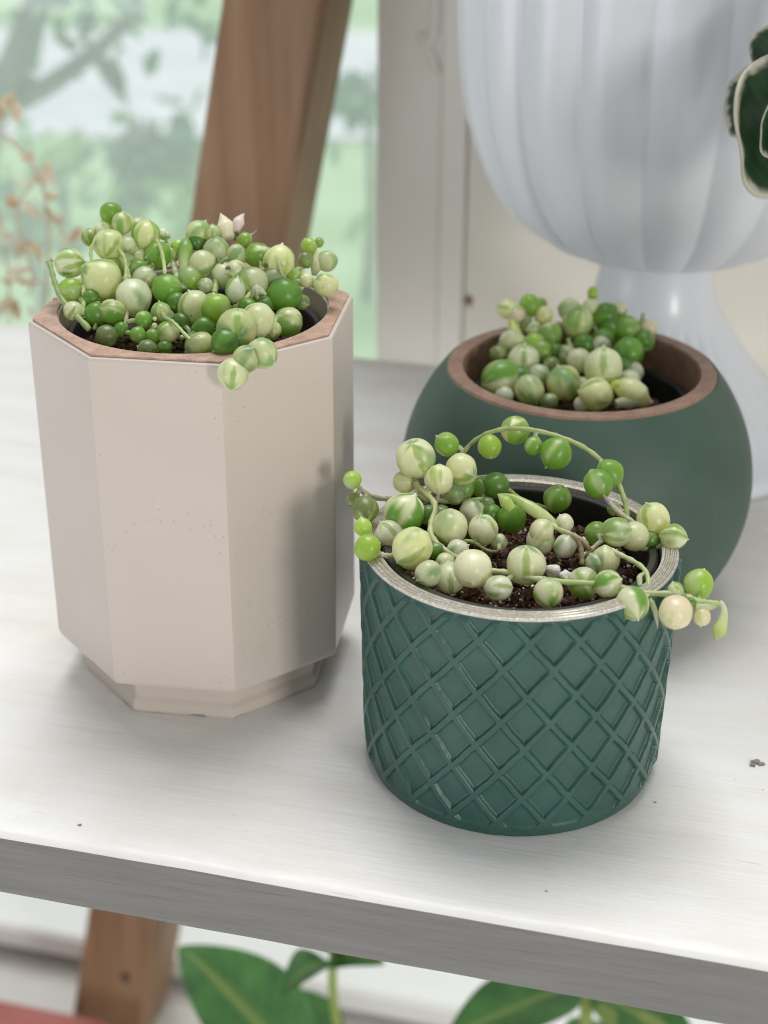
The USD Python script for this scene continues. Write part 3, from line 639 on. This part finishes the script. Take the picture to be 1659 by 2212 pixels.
P1.pod([(345, 395), (380, 425), (400, 440)], [4, 14, 16], 540, 545, [TN, PG, LG], 'dry_bract')
P1.pod([(440, 412), (436, 440), (425, 460)], [14, 16, 14], 560, 560, [(.5, .4, .42), TN, TN], 'dry_bract')
P1.beads('''
90 353 38 L a=575
95 434 30 U a=570
143 474 56 U a=600
134 545 38 L t=100 a=690
152 628 54 L t=20 a=735 s=60
245 580 62 C t=125 f=.3 s=20
335 630 85 C t=225 f=.35 s=-25 a=740
302 490 85 V t=60 f=.3 a=600
350 262 82 S t=105 f=.75 s=12 a=545
305 360 48 C a=520
475 207 50 G t=140 s=60 a=500
445 350 60 Y t=268 f=.3 a=565
535 308 66 S t=-30 f=.6 s=60 a=530
545 385 45 H a=510
505 405 50 W t=-20 f=.2 a=520
622 382 45 D a=480
675 375 55 D a=490
652 216 49 L a=500
755 150 60 H a=475
830 213 38 G a=512
922 243 66 G a=525
1095 367 60 G t=-60 f=.1 a=575
1142 325 58 G a=555
928 427 57 G a=520
742 508 60 D a=560
660 492 42 D a=540
580 485 55 C a=530
490 545 74 S t=268 f=.45 s=90 a=640
625 555 62 S t=100 f=.4 a=635
690 605 34 W a=640
583 715 81 Y t=268 f=.7 a=790
490 752 64 C t=275 f=.15 s=0 a=775
688 793 54 C t=0 f=.3 k=.05
800 700 83 S t=90 f=.62 s=0 a=780
890 813 62 V t=275 f=.45 s=70 a=860
1035 772 68 H a=800 s=40
1132 778 59 V t=20 f=.2 a=845
1233 856 70 V t=-70 f=.5 a=885
1410 893 71 P a=895
1412 803 34 V t=110 a=860
1505 778 61 L t=70 a=850
1518 912 36 P a=885
1473 853 21 D t=-20 a=886
862 560 50 Y a=650
858 600 58 C a=640
957 528 38 Y t=120 a=640
1088 570 50 G a=640
1168 565 62 H t=190 f=.3 a=690
1240 582 62 C a=660
1318 515 70 S t=112 f=.2 s=-30 a=630
1403 585 54 V t=-10 f=.2 s=70 a=670
960 622 48 C a=660
1122 682 60 C a=710
400 495 42 D a=600
402 735 56 W a=800
520 638 45 S a=690
430 640 34 G a=690
1160 470 30 U a=600
1305 592 45 G a=640
452 492 40 U a=580
640 455 34 U a=510
470 690 40 S a=740
1080 690 40 W a=720
''')
PB = []
for x, y, r in [(912, 715, 32), (962, 735, 27), (880, 700, 18), (990, 720, 16), (1140, 700, 20), (1035, 595, 22), (1020, 570, 16), (700, 620, 18)]:
    c = P1.world(x, y, y + 10); s_ = r * .5291 * .41 / FPX; m = trimesh.creation.icosphere(2, s_); m.vertices *= (1 + .5 * (meshkit.noise(m.vertices / s_ * 1.5 + x) - .5))[:, None]; m.apply_translation(c - FWD * .0 - np.array([0, 0, .001])); PB.append(m)
PL = ['largest pinkish white pebble in the lattice planter soil, right of the big star-marked bead',
      'pinkish white pebble beside the largest one, above the front stem of the lattice planter',
      'small whitish pebble in the soil behind the brown stem of the lattice planter']
for m, lb in zip((PB[0], PB[1], PB[5]), PL): single('pebble', m, M['perlite'], lb, 'pebble', 'pebbles in the lattice planter soil', smooth=True)

# ---- left: the octagonal planter
P2 = Pearls('bushy mound of string of pearls in the cream octagonal planter, spilling over its front rim', (OC[0], OC[1], OZ1 - .012),
            (54.86, 411.5, .42989), OZ1 - .004, lambda x, y, r: float(np.interp(y + .3 * r, [60, 300, 560, 800, 860], [650, 660, 700, 800, 845])), (.84, .93, .78))
P2.stem([(120, 362), (140, 435), (180, 540), (240, 615), (322, 700)], 26, 34, 690, 760, (.20, .28, .10), (.30, .40, .14))
P2.stem([(515, 320), (522, 390), (520, 455)], 24, 30, 670, 690, LG, PG)
P2.stem([(640, 385), (625, 430), (612, 465)], 22, 24, 690, 700, (.24, .28, .12), LG)
P2.stem([(718, 240), (735, 330), (752, 400), (772, 455)], 14, 44, 650, 680, PG, (.60, .66, .40))
P2.stem([(975, 375), (960, 450), (950, 520)], 28, 34, 680, 720, (.22, .30, .10), (.36, .45, .17))
P2.stem([(775, 740), (830, 725), (865, 705), (900, 685)], 26, 18, 780, 770, (.36, .46, .16), (.22, .2, .1))
P2.stem([(1350, 400), (1395, 385), (1430, 372)], 18, 16, 660, 650, PG, TN)
P2.stem([(852, 408), (830, 425), (795, 442), (785, 495)], 9, 9, 690, 700, (.10, .07, .05), (.16, .11, .08), name='dry_stem')
P2.stem([(292, 480), (295, 550), (290, 630)], 24, 28, 710, 740, PG, LG)
P2.stem([(510, 600), (505, 660), (495, 720)], 24, 26, 740, 770, (.45, .38, .28), LG)
P2.stem([(1040, 590), (1090, 560), (1130, 515), (1150, 495)], 30, 16, 740, 730, (.45, .55, .2), PG)
P2.stem([(345, 700), (360, 640), (365, 560)], 20, 20, 750, 730, LG)
P2.stem([(890, 690), (940, 700), (990, 690)], 16, 14, 770, 780, (.18, .11, .08), BR)
P2.stem([(1455, 400), (1440, 350), (1435, 310)], 18, 14, 650, 645, PG)
for q in ([(470, 300), (500, 350), (505, 420), (490, 520)], [(1185, 380), (1150, 440), (1110, 470), (1060, 560)], [(345, 260), (330, 330), (350, 420), (330, 500)], [(700, 640), (740, 660), (780, 700), (840, 760)], [(1260, 640), (1230, 700), (1150, 760), (1090, 800)], [(200, 420), (260, 520), (300, 590)], [(660, 250), (690, 330), (700, 420)], [(1330, 470), (1290, 420), (1270, 330)]):
    P2.stem(q, 18, 20, 690 if q[0][1] < 500 else 790, 720 if q[0][1] < 500 else 840, LG, PG)
P2.pod([(790, 500), (795, 400), (800, 330), (806, 270), (813, 224)], [50, 44, 56, 84, 4], 700, 650, [(.55, .62, .34), PG, (.35, .5, .14), (.13, .32, .05), (.2, .38, .08)])
P2.pod([(708, 262), (712, 235), (718, 205)], [20, 34, 3], 650, 648, [(.2, .36, .08), (.16, .34, .05), PG])
P2.pod([(1020, 240), (1005, 180), (980, 115)], [60, 90, 3], 650, 640, [(.74, .68, .38), (.80, .74, .44), (.66, .58, .34)])
P2.pod([(1060, 205), (1072, 160), (1100, 115)], [34, 62, 3], 650, 640, [(.70, .52, .40), (.76, .60, .48), (.6, .42, .34)])
P2.pod([(1450, 425), (1468, 350), (1475, 310)], [26, 76, 50], 652, 645, [PG, (.66, .66, .34), (.6, .62, .3)])
P2.pod([(1135, 540), (1160, 500), (1210, 525)], [12, 60, 10], 735, 735, [LG, (.52, .56, .3), PG])
for i in range(16):
    b = (1040 + 60 * rng.random(), 215 + 40 * rng.random()); P2.pod([b, (b[0] + rng.normal() * 14, b[1] + rng.normal() * 14), (b[0] + rng.normal() * 34, b[1] + rng.normal() * 34)], [8, 12, 3], 648, 645, [(.10, .05, .04), (.2, .12, .08), (.26, .18, .11)], 'dry_flower_scale')
for x, y, s_ in [(130, 355, 20), (112, 362, 16), (150, 548, 14), (905, 685, 26), (640, 380, 24), (622, 462, 26), (990, 380, 30), (1018, 392, 26), (1210, 380, 30), (1015, 845, 26), (1025, 870, 20), (650, 680, 20)]:
    P2.pod([(x - 9, y + 4), (x, y - 4), (x + 9, y + 3)], [s_ * .5, s_, s_ * .4], y + 320 if y < 400 else 760, y + 320 if y < 400 else 760, [(.07, .045, .03), (.13, .085, .06), (.09, .06, .04)], 'dry_bract')
P2.beads('''
430 115 57 D a=640
487 165 56 H t=88 f=.2 s=30 a=655
390 205 50 V a=640
325 235 45 U a=640
420 275 80 C t=250 f=.6 a=670
515 275 45 S t=270 f=.55 a=668 k=.4
605 225 74 V t=80 f=.1 s=40 a=655
565 175 40 W a=640
575 335 42 Y a=660
500 365 66 S a=655
665 325 70 G a=665
222 365 75 V t=5 f=.15 a=680
228 500 62 L a=705
385 445 105 S t=145 f=.3 s=70 a=695
545 540 92 C t=110 f=.1 a=720 k=.05
710 495 75 G t=5 f=.2 a=710
600 440 62 C a=690
240 605 50 C a=735
355 620 60 D a=735
436 610 66 V t=160 f=.35 s=50 a=748
595 650 45 G t=250 f=.75 a=770
682 612 52 V t=100 f=.25 s=60 a=750
718 632 34 W a=748
565 725 42 G t=160 f=.3 a=790 k=.4
642 730 38 G a=790
718 710 58 V t=200 f=.5 s=60 a=785
410 728 55 U a=775
612 800 52 U a=815
852 590 88 C t=110 f=.45 s=-55 a=735
960 595 76 L t=100 f=.3 a=755
870 215 65 W s=40 t=60 a=645
865 255 48 D a=650
940 220 45 W a=648
960 300 66 W t=85 f=.55 s=60 a=662
890 368 70 C a=680
1060 322 52 W a=665
1100 250 40 G a=650
1165 325 63 V t=30 f=.3 a=668
1275 360 82 Y t=80 f=.2 s=80 a=680
1140 470 86 W t=120 f=.2 a=700
1055 500 52 V e=1.25 t=80 f=.2 a=735
1300 525 88 D t=20 f=.2 a=705
1320 660 76 H a=745
1172 535 38 U a=700
1065 692 103 W t=270 f=.88 s=0 a=880
1165 650 86 S t=200 f=.3 s=70 a=850
1005 765 75 D t=215 f=.35 a=905
1110 845 70 W t=60 f=.6 s=80 a=985
1190 820 79 W t=-40 f=.3 a=965
1045 920 80 S t=262 f=.25 s=0 a=985
878 785 76 W t=200 f=.3 s=60 a=820
1425 280 42 L t=120 a=645
1475 262 25 D a=642
1410 350 40 U a=655
1515 355 54 W t=10 f=.3 a=650
1510 475 62 S t=150 f=.4 s=60 a=700
1415 452 38 Y a=690 k=.05
1345 430 45 L a=675
1000 425 62 S a=690
830 440 62 L a=690
740 320 36 L a=660
905 478 40 W a=710
1055 405 58 S a=690
570 395 50 G a=680
785 660 48 D a=755
1200 580 52 D a=720
690 220 30 Y a=640
430 395 60 L a=675
1240 700 48 V a=790
650 645 11 P a=790
648 680 15 P a=792
760 560 50 D a=730
330 540 44 D a=720
480 700 40 D a=765
900 690 60 D a=765
1120 590 50 D a=740
700 790 40 D a=800
1390 560 40 U a=690
1250 440 60 W a=690
770 285 40 L a=660
''')

# ---- behind: the round planter
P3 = Pearls('compact clump of string of pearls in the round matte green planter', (RC[0], RC[1], RZ - .018),
            (850.3, 576.0, .48743), RZ - .010, lambda x, y, r: float(np.interp(y + .3 * r, [100, 250, 400, 560, 650], [470, 480, 520, 610, 680])), (.88, .95, .84))
P3.stem([(1102, 245), (1105, 220), (1108, 208)], 22, 20, 480, 478, (.36, .32, .2), (.4, .34, .22))
P3.stem([(775, 320), (785, 380), (790, 450)], 20, 24, 490, 530, PG, LG)
P3.stem([(885, 150), (880, 175), (870, 260)], 12, 20, 470, 480, LG)
P3.stem([(600, 215), (610, 290), (620, 380)], 16, 20, 480, 520, TN, LG)
P3.pod([(560, 385), (545, 330), (532, 280), (522, 238)], [50, 74, 60, 30], 510, 492, [(.42, .48, .15), (.5, .55, .2), (.46, .56, .14), (.42, .54, .1)])
P3.pod([(985, 560), (1030, 545), (1085, 575), (1150, 600)], [70, 120, 110, 8], 650, 655, [(.5, .6, .16), (.58, .62, .3), (.55, .58, .26), (.42, .36, .2)])
P3.pod([(975, 545), (990, 530), (1015, 548)], [40, 66, 30], 655, 655, [(.42, .58, .08), (.46, .6, .1), (.5, .6, .2)])
P3.pod([(985, 610), (1040, 600), (1110, 622)], [40, 66, 10], 662, 660, [(.55, .62, .3), (.6, .62, .3), (.45, .4, .2)])
P3.beads('''
505 187 46 S
542 212 42 P a=482
605 172 50 G
652 168 30 D a=468
665 215 43 Y
618 275 36 C
528 335 58 C a=500
690 305 58 H t=60 f=.2
625 340 50 L
575 415 70 S t=85 f=.35 s=0 a=540
465 390 40 U
475 495 84 V t=200 f=.3 s=60 a=580
490 572 42 C a=615
602 547 66 W t=-60 f=.4 s=40 a=620
645 480 48 W
655 375 50 L
755 515 78 W t=110 f=.3 s=50 a=600
765 390 44 S
822 415 56 Y a=560 k=.05
928 450 88 C t=88 f=.3 s=0 a=610
896 565 75 C t=170 f=.3 s=60 a=655
842 530 42 W a=610
832 612 36 C a=650
815 245 70 V t=80 f=.2 s=-40
780 190 50 W
884 120 27 L e=1.2 t=90 a=470
875 180 40 C
940 218 58 D
1002 188 36 W
1030 275 62 G
1040 382 70 D a=545
1020 430 60 D
932 322 52 D
922 347 44 S a=515
845 342 44 D
1110 330 50 D
1130 272 38 P
1065 467 45 W
700 440 42 U
1045 505 50 C
590 260 34 U
720 380 40 D
560 490 50 D a=575
690 600 40 U a=640
960 260 50 D
''')

# ------------------------------------------------------------------ hoya with cream edged leaves, coming in at the right
def cup_leaf(c, r, nrm, upv, cup, seed, squash=1.0, wav=.14, nu=18, nv=56, fold=.3):
    """rounded cupped leaf with a thick margin; colours run from dark green to cream at the edge"""
    nrm = np.asarray(nrm, float) / np.linalg.norm(nrm); e = np.cross(upv, nrm); e /= np.linalg.norm(e); b = np.cross(nrm, e)
    s = np.linspace(0.02, 1, nu); a = np.arange(nv) / nv * 2 * np.pi; S, A = np.meshgrid(s, a, indexing='ij')
    out = 1 + .05 * np.sin(3 * A + seed) + .03 * np.sin(5 * A)
    x, y = S * out * np.cos(A) * squash, S * out * np.sin(A)
    z = fold * np.sqrt(x * x + .003) + .03 * np.sin(7 * A + seed) * S ** 3 + cup * S ** 2.2 + wav * S ** 2 * np.sin(2 * A + seed)
    top = c + r * (x[..., None] * e + y[..., None] * b + z[..., None] * nrm)
    m = np.clip((S - .875 + .19 * (meshkit.noise(np.stack([np.cos(A) * 6, np.sin(A) * 6, S * 3 + seed], -1)) - .5)) / .06, 0, 1)[..., None]
    g = np.array((.008, .034, .010)) + np.array((.025, .06, .025)) * np.clip(1.6 * np.exp(-(x / .035) ** 2) + .5 * np.exp(-(((np.abs(x) * .8 - y) * 4 % 1 - .5) / .12) ** 2), 0, 1.5)[..., None] + np.array((.02, .04, .02)) * meshkit.noise(np.stack([x * 5, y * 5, z], -1))[..., None]
    col = (g * (1 - m) + np.array((.60, .57, .45)) * m)
    bot = top - nrm * r * .07; n = nu * nv; f = tris(grid_faces(nu, nv, True)); j = np.arange(nv); e0 = (nu - 1) * nv
    rim_ = np.vstack([np.stack([e0 + j, e0 + n + j, e0 + n + (j + 1) % nv], 1), np.stack([e0 + j, e0 + n + (j + 1) % nv, e0 + (j + 1) % nv], 1)])
    return np.vstack([top.reshape(-1, 3), bot.reshape(-1, 3)]), np.vstack([f, f[:, ::-1] + n, rim_]), np.vstack([col.reshape(-1, 3), (col * .8).reshape(-1, 3)])
hp = on_y(1720, 270, .49)
hoya = Thing('hoya_plant', 'dark green hoya leaves with cream margins entering at the right edge', 'plant', tuple(hp))
M['hoya'] = leafy('hoya_leaf', .35, .06)
tw = EYE - hp; tw /= np.linalg.norm(tw)
k_ = .49 / .896 / FPX
def hl(x, y, Y, r, nrm, cup, seed, sq=1.0):
    v, f, c = cup_leaf(on_y(x, y, Y), r * k_, nrm, UPV, cup, seed, sq); hoya.part('leaf', (v, f), M['hoya'], True, c)
hl(1672, 276, .485, 134, tw + RGT * .45 + UPV * .05, .35, 1.0, .95)
hl(1680, 268, .470, 60, tw + RGT * .35 - UPV * .15, .5, 2.0, .85)
hl(1628, 228, .505, 74, tw * .5 - RGT * .8 + UPV * .35, .2, 3.4, .75)
hl(1690, 112, .50, 66, tw + RGT * .2, .3, 5.0)
for (x, y, z, r, a, b) in [(.150, .430, .155, .017, -.3, .4), (.172, .405, .120, .016, .2, .1), (.165, .445, .190, .017, -.1, .6), (.195, .420, .165, .018, .4, .2), (.150, .470, .225, .016, -.4, .3), (.185, .385, .195, .015, .1, .5)]:  # added leaves out of view, placed to shade the front of the urn
    v, f, c = cup_leaf(np.array([x, y, z]), r, tw + RGT * a + UPV * b, UPV, .35, x * 40, .85); hoya.part('leaf', (v, f), M['hoya'], True, c)
vs = tube(spline([on_y(1700, 270, .49), on_y(1720, 180, .495), on_y(1745, 40, .50), on_y(1760, -150, .51)], 14), .0022, 10)
hoya.part('stem', vs, M['stem'], True, np.tile((.16, .20, .08), (len(vs[0]), 1)))

# ------------------------------------------------------------------ dried stems at the left, behind the shelf
dry = Thing('dried_plant', 'dried stalks with pale tan leaves standing by the window at left', 'plant', tuple(on_y(-40, 720, .78)))
def dstem(pts, Y0, Y1, w):
    C = spline([on_y(x, y, Yy) for (x, y), Yy in zip(pts, np.linspace(Y0, Y1, len(pts)))], 20)
    v, f = tube(C, w, 8, .2); dry.part('stem', (v, f), M['stem'], True, np.tile((.62, .50, .39), (len(v), 1)))
dstem([(-60, 250), (0, 285), (45, 325), (82, 375), (100, 440), (105, 560), (95, 800)], .775, .79, .0009)
dstem([(82, 375), (60, 410), (40, 440), (48, 520), (60, 640)], .78, .78, .0007)
dstem([(-40, 330), (5, 500), (20, 640), (10, 800)], .785, .79, .0007)
dstem([(100, 440), (140, 510), (160, 545)], .785, .785, .0005)
DL = [(0, 230, 35, 200), (20, 220, 45, 265), (10, 255, -12, 215), (85, 375, 125, 400), (95, 380, 110, 350), (60, 400, 30, 395), (40, 440, 8, 430), (45, 440, 80, 450), (60, 380, 110, 385), (50, 450, 95, 470), (95, 455, 140, 480),
      (40, 520, -5, 510), (45, 520, 100, 560), (150, 530, 120, 500), (150, 520, 182, 490), (10, 590, 70, 580), (0, 600, 30, 610), (20, 640, -10, 690), (15, 640, 45, 690), (60, 660, 95, 690), (70, 350, 45, 330), (100, 420, 130, 425), (30, 600, 85, 615), (140, 545, 120, 575), (60, 520, 30, 560), (5, 470, -25, 500)]
for i, (x0, y0, x1, y1) in enumerate(DL):
    Yy = .775 + .02 * rng.random()
    v, f, V_, U_ = leaf_sheet(on_y(x0, y0, Yy), on_y(x1, y1, Yy - .006 + .02 * rng.random()), -FWD + rng.normal(size=3) * .5, .0050 + .003 * rng.random(), .4, .5)
    c = np.array([(.84, .73, .58), (.88, .81, .69), (.78, .62, .47), (.90, .86, .78)][i % 4]); dry.part('leaf', (v, f), M['dry'], True, np.tile(c, (len(v), 1)) * (.85 + .3 * meshkit.noise(v * 300))[:, None])

# ------------------------------------------------------------------ broad leaved plants under the shelf
def bcol(V_, U_, v, variegated):
    g1, g2, y = np.array((.06, .18, .06)), np.array((.13, .34, .10)), np.array((.38, .50, .16))
    n = meshkit.noise(v * 90)
    c = g1 + (g2 - g1) * n[:, None]
    mid = np.exp(-(V_ / .10) ** 2) * .8
    if variegated: mid = np.clip(mid + np.clip((meshkit.noise(np.stack([V_ * 2.2, U_ * 5, 0 * U_], 1) + 5) - .55) / .1, 0, 1) * .8, 0, 1)
    c = c * (1 + .18 * np.exp(-(((U_ * 9 - np.abs(V_) * 2.2) % 1 - .5) / .09) ** 2) * (np.abs(V_) > .08))[:, None]
    return c * (1 - mid[:, None]) + y * mid[:, None]
def bleaf(t, base, tip, up, w, curl=.25, fold=.25, variegated=False):
    v, f, V_, U_ = leaf_sheet(base, tip, up, w, curl, fold, 44, 19, .0005, 1.0); t.part('leaf', (v, f), M['leafy'], True, bcol(V_, U_, v, variegated))
def bstem(t, pts, w=.0022):
    v, f = tube(spline(pts, 18), w, 10, .05); t.part('stem', (v, f), M['stem'], True, np.tile((.28, .36, .10), (len(v), 1)))
b1 = Thing('broad_leaf_plant', 'plant under the shelf with one large upright green leaf beside the wooden leg', 'plant', tuple(on_y(690, 2300, .62)), group='broad leaved plants under the shelf')
foot = on_y(700, 2330, .62); foot[2] = FLOOR_Z + .02
bleaf(b1, on_y(660, 2330, .60), on_y(400, 2030, .64), -FWD + UPV * .5 + RGT * .5, .054, .35, .35)
bleaf(b1, on_y(722, 2070, .62), on_y(630, 2085, .57), UPV * 1.2 - FWD, .020, .5, .3)
bleaf(b1, on_y(716, 2068, .62), on_y(808, 2058, .60), UPV * 1.2 - FWD * 1.2, .020, .5, .3)
bleaf(b1, on_y(720, 2062, .62), on_y(735, 1990, .62), -FWD, .02, .3, .3)
bleaf(b1, on_y(690, 2300, .63), on_y(640, 2125, .68), -FWD + UPV, .038, .2, .2)
bstem(b1, [foot, on_y(728, 2212, .62), on_y(718, 2120, .62), on_y(722, 2060, .62)], .0024)
bstem(b1, [foot, on_y(690, 2345, .605), on_y(650, 2320, .60)])
bstem(b1, [foot, on_y(694, 2330, .63), on_y(686, 2292, .63)])
b2 = Thing('broad_leaf_plant', 'plant under the shelf with a wide dark leaf and a narrow yellow streaked one', 'plant', tuple(on_y(1200, 2340, .58)), group='broad leaved plants under the shelf')
foot = on_y(1230, 2420, .58); foot[2] = FLOOR_Z + .02
bleaf(b2, on_y(1255, 2125, .60), on_y(965, 2225, .56), UPV * 1.3 - FWD * .8, .037, .25, .2)
bleaf(b2, on_y(1275, 2140, .60), on_y(1520, 2260, .57), UPV * 1.2 - FWD, .034, .25, .25, True)
bleaf(b2, on_y(1230, 2290, .60), on_y(1330, 2210, .63), UPV - FWD, .03, .25, .25, True)
bstem(b2, [foot, on_y(1255, 2300, .59), on_y(1262, 2190, .60), on_y(1258, 2122, .60)])
bstem(b2, [foot, on_y(1260, 2290, .59), on_y(1270, 2200, .60), on_y(1277, 2138, .60)])

# ------------------------------------------------------------------ garden outside: shrubs and a small tree
M['garden_leaf'] = leafy('garden_leaf', .5, .4)
def foliage(t, centres, n, size, cols, seed, droop=.2):
    rs = np.random.default_rng(seed); vs, fs, cs = [], [], []
    for i in range(n):
        c, r = centres[rs.integers(len(centres))]
        p_ = np.array(c) + rs.normal(size=3) * np.array(r) * .5
        d = rs.normal(size=3); d[2] -= droop; d /= np.linalg.norm(d); s = np.cross(d, rs.normal(size=3)); s /= np.linalg.norm(s); nn = np.cross(d, s)
        l = size * (.6 + .8 * rs.random()); w = l * .25
        q = np.array([p_, p_ + d * l * .35 + s * w - nn * .1 * l, p_ + d * l * .75 + s * w * .7, p_ + d * l - nn * .1 * l, p_ + d * l * .75 - s * w * .7, p_ + d * l * .35 - s * w - nn * .1 * l])
        k0 = 6 * i; vs.append(q); fs.append(np.array([[0, 1, 5], [1, 2, 5], [2, 4, 5], [2, 3, 4]]) + k0); cs.append(np.tile(np.array(cols[rs.integers(len(cols))]) * (.8 + .4 * rs.random()), (6, 1)))
    t.part('crown', (np.vstack(vs), np.vstack(fs)), M['garden_leaf'], False, np.vstack(cs))
def limb(t, pts, w0, w1, name='limb'):
    n = 24; t.part(name, tube(spline(pts, n), np.linspace(w0, w1, n), 10, .1), M['bark'], True)
GRN = [(.11, .21, .17), (.19, .34, .22), (.32, .50, .27)]
LGT = [(.40, .60, .26), (.52, .70, .34), (.30, .50, .22)]
def G(x, y, Y): return on_y(x, y, Y)
tree = Thing('garden_tree', 'small leafy tree outside the window at upper left with grey green leaves', 'tree', (G(-60, 900, 1.7)[0], 1.7, GZ))
base_ = np.array([G(-60, 900, 1.7)[0], 1.7, GZ])
limb(tree, [base_, G(-60, 500, 1.7), G(-20, 260, 1.7), G(60, 60, 1.7), G(120, -200, 1.7)], .03, .012, 'trunk')
limb(tree, [G(-10, 240, 1.7), G(110, 180, 1.7), G(200, 115, 1.68), G(300, 20, 1.66)], .012, .007)
limb(tree, [G(205, 115, 1.68), G(225, 140, 1.66), G(238, 160, 1.65)], .004, .003)
for (x0, y0, x1, y1, w) in [(205, 118, 275, 222, .016), (120, 150, 175, 165, .012)]:
    v, f, V_, U_ = leaf_sheet(G(x0, y0, 1.66), G(x1, y1, 1.62), -FWD + UPV * .2, w, .2, .2); tree.part('leaf', (v, f), M['garden_leaf'], True, np.tile((.11, .20, .15), (len(v), 1)))
foliage(tree, [(G(170, 70, 1.7), (.05, .08, .04)), (G(230, 30, 1.7), (.06, .08, .04)), (G(110, 20, 1.72), (.05, .08, .035)), (G(60, 130, 1.75), (.03, .06, .02)), (G(330, -40, 1.7), (.08, .08, .05)), (G(430, 10, 1.75), (.03, .06, .04)), (G(10, 200, 1.72), (.03, .06, .03))], 95, .036, GRN, 5)
sh = Thing('garden_shrub', 'dark shrub with a slanting trunk on the lawn beyond the cream planter', 'shrub', (*G(262, 520, 2.6)[:2], GZ))
b_ = np.array([*G(262, 520, 2.6)[:2], GZ])
limb(sh, [b_, G(272, 430, 2.6), G(282, 350, 2.6), G(300, 290, 2.58)], .028, .02, 'trunk')
limb(sh, [G(296, 305, 2.6), G(350, 300, 2.6), G(400, 310, 2.6)], .014, .008)
foliage(sh, [(G(280, 380, 2.6), (.03, .05, .10)), (G(295, 320, 2.58), (.03, .05, .05)), (G(385, 320, 2.6), (.06, .08, .05)), (G(420, 345, 2.65), (.05, .06, .05)), (G(360, 350, 2.65), (.05, .06, .04))], 170, .045, GRN, 8)
for i, (x, y, Y, r, n, cols) in enumerate([(120, 330, 3.0, (.10, .1, .05), 50, LGT), (440, 470, 2.5, (.16, .1, .06), 80, LGT), (60, 480, 2.3, (.10, .1, .06), 50, GRN), (790, 210, 2.6, (.07, .1, .03), 60, GRN)]):
    c = G(x, y, Y); s_ = Thing('low_shrub', ['pale green low shrub near the path outside the window', 'pale green low shrub on the lawn left of the wooden leg', 'dim low shrub outside, behind the dried stalks', 'small dim shrub outside between wooden leg and trim'][i], 'shrub', (c[0], c[1], GZ), group='low shrubs outside the window')
    foliage(s_, [(c, r)], n, .05, cols, 20 + i); limb(s_, [(c[0], c[1], GZ), (c[0] + .01, c[1], (GZ + c[2]) / 2), tuple(c)], .01, .006, 'trunk')
